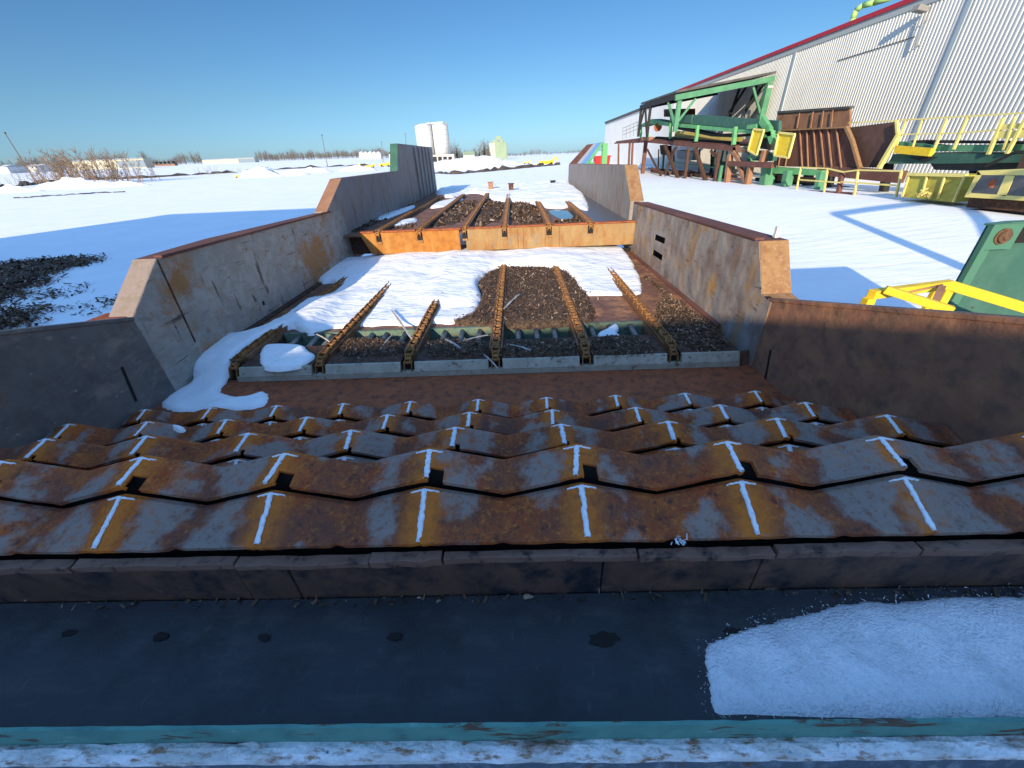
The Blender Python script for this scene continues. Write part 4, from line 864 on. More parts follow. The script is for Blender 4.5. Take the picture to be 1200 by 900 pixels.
PX(X0+1.6).pl([(994, 149.5), (1051, 142.5), (1052.5, 159), (1031, 196.5), (1008, 196), (1001, 165)], .12).out('side_plate', M['rust_cloth'], CT)
PX(X0+1.3).b((960, 199), (1058, 207.5), .6, .35).out('lower_beam', M['rust_struct'], CT)
# ------------------------------------------------------------------ walkway with yellow handrail
WK = thing('walkway', onx(1110, 190, X0+1.4), 'green raised walkway with yellow handrail before the ribbed wall', 'walkway')
PX(X0+1.4).b((1051, 142), (1052.5, 159), .13).b((1052.5, 159), (1030, 197), .2).out('stair_stringer', M['yellow_far'], WK)
PX(X0+1.6).b((994, 144), (1052, 141), .06).b((1052, 141), (1240, 130), .065).b((1054, 157.5), (1125, 156), .055).b((1125, 156), (1240, 146), .055).out('handrail', M['yellow_far'], WK)
for a, b, w_ in (((1062, 141), (1049, 175), .12), ((1081, 140), (1069, 174), .12), ((1110, 138.7), (1092, 181), .16), ((1134, 137), (1117.5, 175), .16), ((1176, 138), (1158, 181), .2), ((1190, 136), (1176, 176), .14), ((1203, 138), (1180, 180), .2), ((1222, 134), (1204, 176), .2)): PX(X0+1.6).b(a, b, w_*.6).out('rail_post', M['yellow_far'], WK)
PX(X0+1.5).b((1050, 175), (1092, 178.5), .36, .2).out('kick_plate', M['yellow'], WK)
PX(X0+1.7).b((1172, 158), (1240, 155), .3, .2).b((1176, 148.5), (1240, 145), .2, .2).out('kick_plate', M['yellow_far'], WK)
PX(X0+1.8).pl([(1053, 166), (1098, 171), (1240, 168), (1240, 176), (1160, 177.5), (1096, 177.5), (1050, 173)], .8).out('upper_deck', M['green'], WK)
PX(X0+2.2).pl([(1068, 164.5), (1240, 166.5), (1240, 169), (1068, 167.5)], .8).out('deck_edge', M['dark'], WK)
PX(X0+1.7).pl([(1040, 192), (1047, 180.5), (1090, 179.5), (1157, 180), (1240, 182), (1240, 190), (1085, 192)], 2.0).out('lower_deck', M['green_box'], WK)
PX(X0+1.65).pl([(1064, 184), (1098, 184), (1085, 190), (1078, 188.5)], .04).out('deck_opening', M['dark'], WK)
PX(X0+2.2).pl([(1090, 191), (1240, 190), (1240, 203), (1095, 199)], .8).out('under_beam', M['roof'], WK)
for u in (1042, 1146, 1152, 1188): PX(X0+2.4).b((u, 191), (u-7, 226), .35).out('leg', M['dark'], WK)
PX(X0+1.2).b((1155, 195), (1190, 178), .1).b((1190, 178), (1240, 176), .1).out('hose', M['dark'], WK)
PX(X0+1.0).pl([(1190, 200), (1200, 178), (1290, 172), (1290, 205)], .2).out('end_plate', M['rust_cloth'], WK)
# ------------------------------------------------------------------ yellow fences, mesh box, cab
def fence(posts, rails, X, label):
    t = thing('guard_rail', onx(*posts[0][1], X), label, 'guard rail', 'yellow guard rails before the chute')
    for a, b in posts: PX(X).b(a, b, .09).out('post', M['yellow_far'], t)
    for a, b in rails: PX(X).b(a, b, .075).out('rail', M['yellow_far'], t)
X1 = X0-.5
fence([((938.7, 196), (932.5, 227)), ((970, 197.5), (965, 228.5))], [((938.7, 196), (970, 197.5)), ((970, 197.5), (988, 201.5)), ((935.5, 210.5), (985, 214)), ((932.5, 226), (984, 229.5))], X1, 'left yellow guard rail with bottom bar below the ribbed chute')
fence([((1006, 199.3), (1001, 230)), ((1056.5, 200.5), (1050, 231))], [((988, 201.5), (1006, 199.3)), ((1006, 199.3), (1056.5, 200.5)), ((986, 213), (1053, 217.5))], X1, 'right yellow guard rail with open foot beside the yellow mesh box')
PX_ = PX(X1+.2).b((987, 202), (982, 230), .22).m; one('rust_post', PX_, M['rust_struct'], 'rust brown post between the two yellow guard rails', 'post')
MBX = thing('mesh_guard_box', onx(1090, 234, X1-.3), 'dull yellow mesh guard box half sunk in snow', 'guard box')
PX(X1-.3).pl([(1065, 204), (1132, 205.5), (1117, 237), (1056, 231)], 1.4).out('mesh_panel', M['mesh_yellow'], MBX)
for a, b in (((1087, 204.5), (1080, 230)), ((1108, 205), (1099, 233)), ((1066, 204), (1057, 231)), ((1131, 205), (1117, 237))): PX(X1-.36).b(a, b, .07).out('rib', M['yellow_far'], MBX)
PX(X1-.36).b((1064, 204), (1133, 205.5), .13).out('top_bar', M['yellow_far'], MBX)
rag('rope_coil', onx(1083, 228, X1-.7), .38, 'pale orange rope heap lying on the snow before the mesh box', 12, M['yellow_far'], 40, .5, 'rope')
CB = thing('yellow_cab', onx(1190, 240, X1-.8), 'yellow operator cab with dark windows at the right edge of the yard', 'cab')
XC = X1-.8
PX(XC+.1).pl([(1146, 200), (1290, 199), (1290, 240), (1130, 231)], 1.8).out('body', M['yellow_far'], CB)
f = PX(XC)
f.pl([(1146, 200), (1290, 199), (1290, 206), (1144, 205)], .08).pl([(1146, 200), (1150, 205), (1137, 226), (1130, 231)], .08).pl([(1178, 205.6), (1189, 206), (1178.5, 230), (1168, 228)], .08).pl([(1136, 226), (1290, 236), (1290, 241), (1130, 231)], .08)
f.out('window_frame', M['yellow_far'], CB)
PX(XC+.015).pl([(1147, 205), (1179, 205.5), (1169, 228.5), (1136, 226.5)], .012).out('window', M['glass'], CB)
PX(XC+.015).pl([(1188, 205.6), (1290, 205), (1290, 237), (1178, 230)], .012).out('window', M['glass'], CB)
PX(XC+.3).pl([(1136, 232), (1290, 242), (1290, 256), (1132, 243)], 1.2).out('undercarriage', M['rust_dark'], CB)
MB().tube(onx(1165, 215, XC-.01), onx(1165, 215, XC+.0), .16, n=14).build('steering_wheel', M['rust_brown'], CB)
for (p, q, w_, m_) in (((760, 197), (850, 205), .16, 'dark'), ((765, 201), (848, 212), .12, 'rust_struct'), ((790, 190), (842, 197), .14, 'green'), ((800, 205), (846, 213), .2, 'dark')):
    PX(X0+2.5).b(p, q, w_).out('cross_bar', M[m_], SP)
for i, u in enumerate((772, 790, 806, 820, 834, 852)):
    PX(X0+3.5).b((u, 175), (u-1, 205), .16).out('leg', M[('rust_struct', 'dark', 'green')[i % 3]], SP)
PX(X0+3).pl([(793, 176), (812, 178), (811, 188), (793, 186)], .8).out('control_box', M['bluegrey'], SP)
PX(X0+3).pl([(773, 170), (781, 171), (781, 182), (774, 181)], .8).out('control_box', M['dark'], SP)
# clutter under the platform: separate scrap beams
q = np.random.RandomState(2)
for i, (u, v, l_, m_, lb) in enumerate(((770, 206, 5, 'rust_struct', 'rust red scrap beam lying under the left of the steel platform'), (795, 209, 4, 'rust_dark', 'dark scrap beam lying between the slanted platform legs'), (815, 212, 4, 'rust_lt', 'orange scrap beam lying under the middle of the platform'), (838, 215, 3, 'dark', 'black scrap beam lying before the orange trestle'))):
    c = onx(u, v, X0+1.5+i*.4); mb = MB(); mb.bar((c[0], c[1]-l_, .22), (c[0]+.6, c[1]+l_, .3), .35, .4); mb.bar((c[0]+.7, c[1]-l_*.7, .2), (c[0]+.2, c[1]+l_*.8, .65), .25)
    one('scrap_beam', mb, M[m_], lb, 'scrap beam')
q = np.random.RandomState(6)
PV = thing('pump_unit', (X0+4, 52, 0), 'blue green pump unit with pipes under the raised platform', 'pump')
MB().box((X0+3.6, 50, 0), (X0+5, 54, 1.0)).build('base', M['bluegrey'], PV)
mb = MB(); mb.tube((X0+4.2, 50.4, 1.3), (X0+4.2, 53, 1.3), .45, n=12); mb.build('motor', M['green'], PV)
mb = MB(); mb.path([(X0+4.2, 53.3, 1.0), (X0+4.2, 53.3, 3.2), (X0+4.2, 55.5, 3.2), (X0+4.2, 55.5, .1)], .12); mb.build('pipe', M['green_box'], PV)
one('open_doorway', MB().box((BX-.09, 62, 0), (BX-.06, 67, 4.6)).box((BX-.12, 61.8, 0), (BX-.05, 62, 4.8)).box((BX-.12, 67, 0), (BX-.05, 67.2, 4.8)).box((BX-.12, 61.8, 4.6), (BX-.05, 67.2, 4.8)), M['bluegrey'], 'blue grey roller door in the mill wall behind the platform legs', 'door')
# ------------------------------------------------------------------ yellow frame and green machine beside the right wall
YF = thing('yellow_tube_rack', (4.4, 3.9, 0), 'bright yellow square tube rack standing just outside the right low wall', 'tube rack')
a, b, c, d, e = ony(1021, 345, 4.0), ony(1113, 333, 4.25), ony(1262, 379, 3.9), ony(1037, 339, 3.95), ony(1116, 364, 3.62)
mb = MB(); mb.bar(a, b, .09); mb.build('rear_bar', M['yellow'], YF, bevel=.008)
mb = MB(); mb.bar((b[0]-.03, b[1], b[2]), c, .10); mb.build('long_bar', M['yellow'], YF, bevel=.008)
mb = MB(); mb.bar(d, e, .075); mb.build('lower_bar', M['yellow'], YF, bevel=.008)
for p, w_ in ((a, .085), (b, .09), ((b[0]-.18, b[1]-.05, b[2]), .05), ((c[0], c[1], c[2]), .09)):
    MB().bar((p[0], p[1], p[2]-.04), (p[0], p[1], -.05), w_).build('leg', M['yellow'], YF, bevel=.006)
p, q_ = ony(1062, 343, 4.05), ony(1104, 334, 4.15); MB().tube(p, q_, .012).build('rod', M['rust_lt'], YF)
MB().bar(ony(1104, 336, 4.1), ony(1094, 358, 3.8), .06, .03).build('strut', M['rust_lt'], YF)
GB = thing('green_machine', (6.9, 5.4, 0), 'dull green conveyor tail box with a rusty bearing beside the yellow frame', 'machine')
t0 = ony(1167, 263, 5.0); gx, gzz = t0[0], t0[2]
MB().box((gx, 5.06, .2), (gx+2.4, 5.10, gzz-.02)).build('side_plate', M['green_box'], GB, bevel=.006)
MB().box((gx+1.0, 5.12, .2), (gx+2.4, 5.6, gzz-.15)).build('body', M['green_box'], GB)
MB().box((gx+.02, 5.02, .2), (gx+.13, 5.055, gzz-.30)).build('flange', M['green_flange'], GB, bevel=.005)
MB().box((gx-.03, 4.98, .15), (gx+.02, 5.05, gzz)).build('edge_plate', M['green_flange'], GB, bevel=.005)
MB().box((gx+.02, 4.99, gzz-.30), (gx+.34, 5.055, gzz-.02)).build('bearing_plate', M['green_flange'], GB, bevel=.006)
mb = MB(); cc = (gx+.15, 4.985, gzz-.14)
for r_, y_ in ((.095, .0), (.07, -.03), (.035, -.05)): mb.tube((cc[0], 4.99, cc[2]), (cc[0], 4.975+y_, cc[2]), r_, n=20)
mb.build('bearing', M['chain_dark'], GB)
MB().box((gx+.4, 5.05, gzz-.24), (gx+2.4, 5.058, gzz-.06)).build('plate_slot_shade', M['black'], GB)  # black strip on the plate drawn as the shade of a slot
MB().prism([(gx-.03, 4.98, gzz), (gx+.2, 4.98, gzz+.02), (gx+2.4, 5.1, gzz+.0), (gx+2.4, 5.1, gzz-.03), (gx-.03, 4.98, gzz-.02)], (0, .12, 0)).build('top_flange', M['green_flange'], GB)
for x_ in (gx+.1, gx+2.2): MB().box((x_, 5.2, -.1), (x_+.12, 5.4, .25)).build('foot', M['rust_dark'], GB)
# striped ramp beyond the right far wall, red bin
ST = thing('striped_ramp', ony(690, 192, 24), 'sloping sheet of brown, grey and blue strips on green legs beyond the right far wall', 'ramp')
def mix(p, q, t): return (p[0]+(q[0]-p[0])*t, p[1]+(q[1]-p[1])*t)
tl, tr, bl, br = (688, 170), (708, 167), (667, 193), (690, 193)
for i, (m_, t0_, t1_) in enumerate((('rib_rust', 0, .35), ('pale_stripe', .35, .55), ('blue_stripe', .55, .8), ('green_lt', .8, 1.0))):
    pts = [ony(*mix(bl, br, t0_), 24), ony(*mix(tl, tr, t0_), 25.2), ony(*mix(tl, tr, t1_), 25.2), ony(*mix(bl, br, t1_), 24)]
    MB().prism(pts, (0, .1, .02)).build('strip', M[m_], ST)
for p, Y in (((709, 168), 25.3), ((693, 190), 24.1)):
    c = ony(*p, Y); MB().bar(c, (c[0]+.05, c[1], 0), .28).build('leg', M['green_lt'], ST)
c = ony(669, 193, 24.1); MB().bar(c, (c[0], c[1], 0), .2).build('leg', M['rust_struct'], ST)
c = onz(706, 203, 0); c = ony(706, 188, 62)
RB = thing('red_bin', (c[0], 62, 0), 'red steel bin standing beside the white annex', 'bin')
w0, w1, zt_ = ony(700, 185, 62), ony(713, 192, 62), ony(706, 184, 62)[2]
MB().prism([(w0[0], 62, 0), (w0[0]-.2, 62, zt_), (w1[0]+.2, 62, zt_), (w1[0], 62, 0)], (0, 2, 0)).build('tub', M['red'], RB)
MB().box((w0[0]-.3, 61.9, zt_), (w1[0]+.3, 64.1, zt_+.15)).build('rim', M['red'], RB)
# ================================================================== behind the camera: what throws the shade
MW = thing('mill_wing', (-28, -11, 0), 'tall white mill wing behind the viewer on the left', 'building')
MB().box((-42, -20, -.5), (-15.5, -1.5, 13.2)).build('wall', M['siding_plain'], MW)
MB().box((-42.3, -20.3, 13.2), (-15.2, -1.3, 13.5)).build('roof', M['roof'], MW)
LW = thing('shade_wall', (-4, -9.1, 0), 'unseen white wall added behind the viewer, its top stepped to shape the shade', 'wall')  # added out of view; position and stepped top set by the shade wanted
MB().prism([(-15.6, -9, 0), (-15.6, -9, 6.0), (-6.6, -9, 6.05), (-2.1, -9, 6.25), (-.3, -9, 6.3), (-.2, -9, 4.6), (7.5, -9, 4.6), (7.5, -9, 0)], (0, -.25, 0)).build('panel', M['siding_plain'], LW)
JC = thing('shadow_frame', (10.2, 2.85, 0), 'unseen steel frame added right of the viewer to cast the V-shaped shadow', 'shadow caster')  # made-up caster out of view, shaped to throw the V-shaped shadow
pt = (10.2, 2.85, 6.3); be = (19.4, 5.6, 6.3)
MB().bar((10.2, 2.85, -.1), pt, .32).build('caster_post', M['rust_struct'], JC)
MB().bar(pt, be, .3).build('caster_beam', M['rust_struct'], JC)
MB().bar((10.2, 2.85, 2.4), lerp(pt, be, .76), .24).build('brace', M['rust_struct'], JC)
# ================================================================== far left and far centre
def mound(cx, cy, rx, ry, h, seed, label, rough=.5, n=34, m='pile', rot=0., name='snow_pile', grp='ploughed snow piles across the yard', kind=None):
    xs = np.linspace(-1.15, 1.15, n); X, Y = np.meshgrid(xs, xs); d = np.hypot(X, Y)
    wx = cx+X*rx*cos(rot)-Y*ry*sin(rot); wy = cy+X*rx*sin(rot)+Y*ry*cos(rot)
    k = np.clip(1-d**2, 0, 1); hh = h*k*(1+rough*2*(fbm(X*2.4+seed, Y*2.4, seed, 5)-.47))+rough*h*.25*(fbm(X*7, Y*7, seed+3, 3)-.45)*np.clip(k*3, 0, 1)
    z = terrain(wx, wy)+np.where(d < 1, hh, -.15)
    mb = MB(); mb.v = [tuple(p) for p in np.stack([wx, wy, z], -1).reshape(-1, 3).tolist()]
    mb.f = [(j*n+i, j*n+i+1, (j+1)*n+i+1, (j+1)*n+i) for j in range(n-1) for i in range(n-1)]; mb.mi = [0]*len(mb.f); mb.sm = [True]*len(mb.f)
    return one(name, mb, M[m], label, 'snow pile' if m == 'pile' else 'mound', grp, kind, loc=(cx, cy, gz(cx, cy)))
def gh(u, v): p = ground_hit(u, v); return float(p[0]), float(p[1]), gz(p[0], p[1])
def pile_px(u0, u1, vb, vt, seed, label, depth=.5, hs=1., **k):
    a, b = gh(u0, vb), gh(u1, vb); c = gh((u0+u1)/2, vb); D = hypot(c[0], c[1]); wd = hypot(a[0]-b[0], a[1]-b[1])
    h = (vb-vt)/451.*D*.86*.72*hs
    return mound(c[0], c[1]+wd*depth*.3, wd*.55, wd*depth*.5, h, seed, label, **k)
pile_px(45, 132, 221, 206, 1, 'long ploughed snow bank before the bare willows', .25, rough=1.6, hs=.6)
pile_px(286, 318, 208, 197, 2, 'steep white snow heap right of the dark road line', .7, rough=.9)
pile_px(325, 350, 206, 199, 3, 'low white snow heap next to the steep one', .7, rough=.9)
pile_px(352, 378, 203, 197, 4, 'small flat snow heap below the thin leaning pole', .7, rough=.9)
pile_px(500, 600, 199, 185, 5, 'broad lumpy snow bank in front of the two silos', .5, rough=1.2)
pile_px(-10, 30, 226, 220, 6, 'low snow bank at the far left edge of the yard', .3)
def ribbon(pts, w_, h_, name, m, kind='structure', label=None, cat=None, seed=0):
    q = np.random.RandomState(seed); P = []
    for (u0, v0), (u1, v1) in zip(pts[:-1], pts[1:]):
        for i in range(10): t = i/10; P.append(gh(u0+(u1-u0)*t, v0+(v1-v0)*t))
    mb = MB(); n = len(P); vs = []
    for i, p in enumerate(P):
        a = P[max(0, i-1)]; b = P[min(n-1, i+1)]; dx, dy = b[0]-a[0], b[1]-a[1]; l = hypot(dx, dy)+1e-9; nx, ny = -dy/l, dx/l
        ww = w_*(1+.5*q.normal()) if w_ < 3 else w_*(1+.12*q.normal()); ww = max(.15*w_, ww); hh = h_*(1+.5*q.normal())
        for s_ in (-1, -.4, .4, 1):
            x, y = p[0]+nx*ww*s_, p[1]+ny*ww*s_; vs.append((x, y, gz(x, y)+(-.1 if abs(s_) == 1 else max(.05, hh))))
    mb.add(vs, [(i*4+j, (i+1)*4+j, (i+1)*4+j+1, i*4+j+1) for i in range(n-1) for j in range(3)], 0, True)
    o = mb.build(name, M[m]); o['kind'] = kind
    if label: o['label'] = label; o['category'] = cat
    return o
ribbon([(506, 203), (533, 204.5), (575, 201), (622, 196.5), (660, 193)], .5, .55, 'dirt_ridge', 'dirt', seed=1)
ribbon([(0, 222), (60, 213), (160, 209.5), (231, 205), (282, 202)], 1.2, .5, 'road', 'dirt', seed=2)
ribbon([(290, 201), (330, 198.5), (400, 195), (445, 194)], 1.2, .5, 'road', 'dirt', seed=3)
ribbon([(18, 233), (60, 230), (110, 227), (150, 225.5)], .35, .12, 'dirt_ridge', 'dirt', seed=4)
# bark spread on the snow at the near left
def ground_chips(pts, H, n, smin, smax, label, seed):
    poly = smooth_poly([gh(u, v)[:2] for u, v in pts], 2, .12, seed)
    zf = lambda x, y: terrain(x, y)-.02
    mb = blanket(poly, zf, H, 1.0, .25, seed, 1.0)
    def top(x, y): return terrain(x, y)+H*.6
    flakes(mb, poly, top, n, smin, smax, seed, 1, .9)
    return one('bark_chips', mb, [M['chips'], M['flakes']], label, 'bark chips', None, 'stuff')
ground_chips([(-60, 312), (0, 312), (40, 306), (85, 305), (114, 308), (80, 316), (55, 322), (38, 335), (20, 345), (0, 356), (-60, 380)], .10, 9000, .03, .13, 'dark bark chips spread on the blue shaded snow at the left', 51)
ground_chips([(-50, 375), (-5, 372), (22, 369), (27, 374), (14, 381), (18, 386), (-8, 388), (-50, 396)], .07, 2200, .03, .11, 'smaller dark bark patch at the left frame edge beside the low wall', 52)
ground_chips([(48, 347), (62, 344), (70, 346), (58, 351)], .04, 260, .03, .1, 'thin streak of bark on the shaded snow', 53)
ground_chips([(120, 357), (140, 352), (154, 346), (156, 349), (138, 358), (122, 361)], .04, 300, .03, .1, 'thin bark streak beside the end cap of the left wall', 54)
# bare willows
def willow(u, v, spread, hgt, ns, seed, label):
    x, y, z = gh(u, v); q = np.random.RandomState(seed); D = hypot(x, y)
    t = thing('bare_willow', (x, y, z), label, 'shrub', 'bare willows along the field edge')
    st, tw = MB(), MB()
    for i in range(ns):
        a = q.uniform(0, 2*pi); r0 = q.uniform(0, 1)**.6*spread*1.2; bx, by = x+r0*cos(a), y+r0*sin(a)*.5
        h = hgt*q.uniform(.55, 1.05); ln = np.array([q.normal(0, .22), q.normal(0, .15), 1.]); p = np.array([bx, by, gz(bx, by)-.1]); r = .075*hgt/5
        pts = [p]
        for k in range(5): pts.append(pts[-1]+ln*h/5+np.array([q.normal(0, .06), q.normal(0, .06), 0])*h/5); ln[0] += q.normal(0, .06)
        st.tube(p, (x, y, z-.25), r, r*1.6, n=4, cap=False)
        for k in range(5): st.tube(pts[k], pts[k+1], r*(1-.17*k), r*(1-.17*(k+1)), n=4, cap=False)
        for k in range(1, 6):
            for _ in range(5):
                b0 = pts[k]; d = np.array([q.normal(0, .5), q.normal(0, .4), q.uniform(.5, 1.1)])*h*q.uniform(.08, .22)
                tw.tube(b0, b0+d, r*.38, r*.14, n=3, cap=False)
                for _ in range(2): e = b0+d*q.uniform(.4, .9); tw.tube(e, e+d*.45+q.normal(0, .05, 3)*h, r*.25, r*.1, n=3, cap=False)
    st.build('stems', M['bark'], t); tw.build('twigs', M['bark'], t)
for i, (u, v, sp, h, ns, lb) in enumerate(((72, 216, 7, 5.6, 22, 'leftmost big bare willow behind the snow bank'), (92, 217, 7, 6.6, 28, 'second big bare willow, tallest of the clump before the long shed'), (113, 216, 7, 6.4, 28, 'bare willow in the middle of the clump before the long shed'), (135, 215, 7, 6.0, 24, 'bare willow with leaning stems right of the middle of the clump'), (157, 213, 6, 4.2, 16, 'rightmost low bare willow by the dark road'),
        (15, 219, 4, 2.4, 10, 'low bare shrub at the far left edge'), (40, 217, 4, 3.0, 9, 'thin bare shrub beside the leaning pole'), (244, 205.5, 3, 2.2, 12, 'small round bare shrub on the snow below the cream warehouse'), (279, 203, 2.5, 1.6, 9, 'smallest bare shrub right of the round one'))):
    willow(u, v, sp, h, ns, 60+i, lb)
# poles
def pole(ub, vb, ut, vt, r, label, arm=False):
    a = gh(ub, vb); b = ony(ut, vt, a[1]); t = thing('utility_pole', a, label, 'pole', 'poles around the yard')
    MB().tube((a[0], a[1], a[2]-.3), b, r, r*.7, n=7).build('shaft', M['pole'], t)
    mb = MB(); c = lerp(a, b, .98)
    mb.bar((c[0]-1.0, c[1], c[2]), (c[0]+1.0, c[1], c[2]), .14) if arm else mb.box((c[0]-.2, c[1]-.2, c[2]-.2), (c[0]+.2, c[1]+.2, c[2]+.35)); mb.build('crossarm' if arm else 'lamp_head', M['pole'], t)
pole(42, 213, 5, 155, .16, 'tall dark leaning pole left of the bare willows')
pole(384, 196, 377, 158, .14, 'thin pole behind the left mid wall')
pole(477, 190, 475, 156, .2, 'thin pole just left of the white silos', True)
pole(449, 190, 447, 166, .16, 'short thin pole beside the white tanks')
def fbox(u0, u1, vt, vb, Y, dep, name, m, parent=None, dy=0):
    a, b = ony(u0, vb, Y), ony(u1, vt, Y); z1 = ony((u0+u1)/2, vt, Y)[2]
    zb = min(gz(a[0], Y), gz(b[0], Y))-1
    return MB().box((a[0], Y+dy, zb), (b[0], Y+dy+dep, z1)).build(name, M[m], parent)
def bldg(name, u0, u1, vt, vb, Y, dep, m, label, roof=None, cat='building', grp=None, extra=()):
    a, b = ony(u0, vb, Y), ony(u1, vb, Y); t = thing(name, ((a[0]+b[0])/2, Y, gz((a[0]+b[0])/2, Y)), label, cat, grp)
    w_ = fbox(u0, u1, vt, vb, Y, dep, 'wall', m, t)
    if roof:
        z1 = ony((u0+u1)/2, vt, Y)[2]; rh = roof[1]; 
        MB().prism([(a[0]-.4, Y-.4, z1+.02), ((a[0]+b[0])/2, Y-.4, z1+rh), (b[0]+.4, Y-.4, z1+.02)], (0, dep+.8, 0)).build('roof', M[roof[0]], t) if roof[2] == 'x' else MB().prism([(a[0]-.4, Y-.4, z1+.02), (a[0]-.4, Y+dep/2, z1+rh), (a[0]-.4, Y+dep+.4, z1+.02)], (b[0]-a[0]+.8, 0, 0)).build('roof', M[roof[0]], t)
    for nm, (p0, p1, q0, q1), mm in extra: 
        A, B = ony(p0, q1, Y-.1), ony(p1, q0, Y-.1); MB().box((A[0], Y-.12, A[2]), (B[0], Y-.01, B[2])).build(nm, M[mm], t)
    return t
bldg('long_shed', 88, 168, 187.5, 197, 350, 8, 'cream', 'long cream shed with white roof behind the bare willows', ('silo', .8, 'y'), extra=(('end_panel', (140, 168, 187.5, 197), 'bluegrey'),))
bldg('warehouse', 238, 298, 186.5, 191.5, 480, 8, 'cream', 'long cream warehouse with a blue grey end far across the field', ('silo', .8, 'y'), extra=(('end_panel', (280, 298, 185.6, 191), 'bluegrey'),))
bldg('low_shed', 26, 42, 196, 200, 330, 20, 'silo', 'low white shed left of the long cream shed', ('silo', 2, 'y'))
bldg('small_hut', 0, 8, 196, 203, 300, 12, 'silo', 'little white hut at the far left edge', ('silo', 1.5, 'y'))
for i in range(7):
    u = 172+i*4.8
    bldg('house', u, u+3.6, 193.4-.25*i, 196-.25*i, 430, 4, 'house', 'small brown houses in a far row between the shed and the warehouse', ('roof', 2.2, 'x'), 'house', 'row of small houses across the field')
bldg('pump_house', 457, 467, 180, 190, 300, 8, 'concrete', 'small grey pump house beside the left far wall top', ('roof', 1.0, 'y'), extra=(('doorway', (459, 461, 184, 190), 'dark'), ('window', (463, 465.5, 183, 186), 'dark')))
# white tanks
for i in range(5):
    u = 424.5+i*5; Y = 420; a = ony(u-2.1, 187, Y); b = ony(u+2.1, 179, Y); r = (b[0]-a[0])/2; cx = (a[0]+b[0])/2; zb = gz(cx, Y)
    t = thing('white_tank', (cx, Y, zb), ('leftmost', 'second', 'middle', 'fourth', 'rightmost')[i]+' of the five white tanks left of the silos', 'tank', 'row of five white tanks')
    MB().tube((cx, Y, zb-1), (cx, Y, b[2]), r, n=16).build('shell', M['silo'], t); MB().tube((cx, Y, b[2]), (cx, Y, b[2]+1.2), r, .3, n=16).build('cone_roof', M['silo'], t)
# two silos
for i, (u0, u1, vt) in enumerate(((490.5, 508, 147.5), (508.5, 526.5, 147))):
    Y = 380+i*4; a, b = ony(u0, 181, Y), ony(u1, 165, Y); r = (b[0]-a[0])/2*.985; cx = (a[0]+b[0])/2; zb = gz(cx, Y); zt_ = ony((u0+u1)/2, vt, Y)[2]
    t = thing('silo', (cx, Y, zb), ('left', 'right')[i]+' one of the two tall white silos', 'silo', 'pair of white silos')
    MB().tube((cx, Y, zb-1), (cx, Y, zt_), r, n=32).build('shell', M['silo'], t)
    MB().tube((cx, Y, zt_), (cx, Y, zt_+1.6), r, r*.35, n=32).build('roof', M['silo'], t)
    for k in range(7): z = zb+3+(zt_-zb-3)*k/7; MB().tube((cx, Y, z), (cx, Y, z+.14), r+.05, n=32).build('hoop', M['concrete'], t)
    q = MB()
    for k in range(14): an = 2*pi*k/14; q.bar((cx+r*.97*cos(an), Y+r*.97*sin(an), zt_), (cx+r*.97*cos(an), Y+r*.97*sin(an), zt_+1.6), .14)
    q.build('roof_railing', M['lamp'], t)
    MB().bar((cx+r*.96, Y-2.5, zb), (cx+r*.96, Y-2.5, zt_+2.5), .5).build('ladder', M['lamp'], t)
a, b = ony(499, 146, 382), ony(519, 144, 382)
one('silo_gantry', MB().bar((a[0], 382, a[2]+.6), (b[0], 382, b[2]+.4), 1.6, .9).bar((a[0]+1, 382, a[2]-1), (a[0]+1, 382, a[2]+.5), .5).bar((b[0]-1, 382, b[2]-1), (b[0]-1, 382, b[2]+.4), .5), M['silo'], 'white gantry bridging the tops of the two silos', 'gantry')
t = bldg('silo_base_building', 488, 532, 181.5, 191, 365, 6, 'concrete', 'pale concrete building with dark openings at the foot of the silos', None, extra=tuple(('opening', (490+i*6, 493.5+i*6, 183.5, 191), 'dark') for i in range(7)))
# grain elevator
Y = 420; EL = thing('grain_elevator', (ony(584, 180, Y)[0], Y, gz(ony(584, 180, Y)[0], Y)), 'pale green grain elevator with stepped roof on the skyline', 'grain elevator')
fbox(574.5, 593.5, 167, 182, Y, 14, 'main_block', 'elev', EL); fbox(577, 590, 163.5, 168, Y, 12, 'upper_block', 'elev', EL, 1); fbox(581, 587.5, 159.5, 164, Y, 8, 'head_house', 'elev', EL, 2)
fbox(574.2, 580, 167.5, 182, Y-.4, .3, 'side_panel', 'cream', EL)
a = ony(584, 164.6, Y-.0); MB().box((a[0]-1.5, Y+.9, a[2]-.8), (a[0]+1.5, Y+.99, a[2]+.6)).build('louvre', M['bluegrey'], EL)
# yellow machines far away
def ymach(u, v, w_, label, seed):
    x, y, z = gh(u, v); D = hypot(x, y); s_ = w_/451.*D; t = thing('yellow_machine', (x, y, z), label, 'machine', 'yellow machines parked far off')
    MB().box((x-s_*.5, y, z+.3), (x+s_*.3, y+1.5, z+s_*.22)).build('body', M['yellow'], t)
    mb = MB().bar((x+s_*.1, y+.5, z+s_*.18), (x+s_*.42, y+.5, z+s_*.38), s_*.07); mb.bar((x+s_*.42, y+.5, z+s_*.38), (x+s_*.5, y+.5, z+s_*.1), s_*.06); mb.build('arm', M['yellow'], t)
    for sg in (-.35, .15): MB().tube((x+s_*sg, y-.1, z+s_*.06), (x+s_*sg, y+1.6, z+s_*.06), s_*.08, n=12).build('wheel', M['dark'], t)
ymach(618, 192, 8, 'leftmost yellow machine of the pair right of the grain elevator', 1); ymach(643, 193.5, 18, 'larger flat yellow machine right of the grain elevator', 2)
ymach(626, 194.5, 6, 'tiny yellow and brown machine between the far pair', 5)
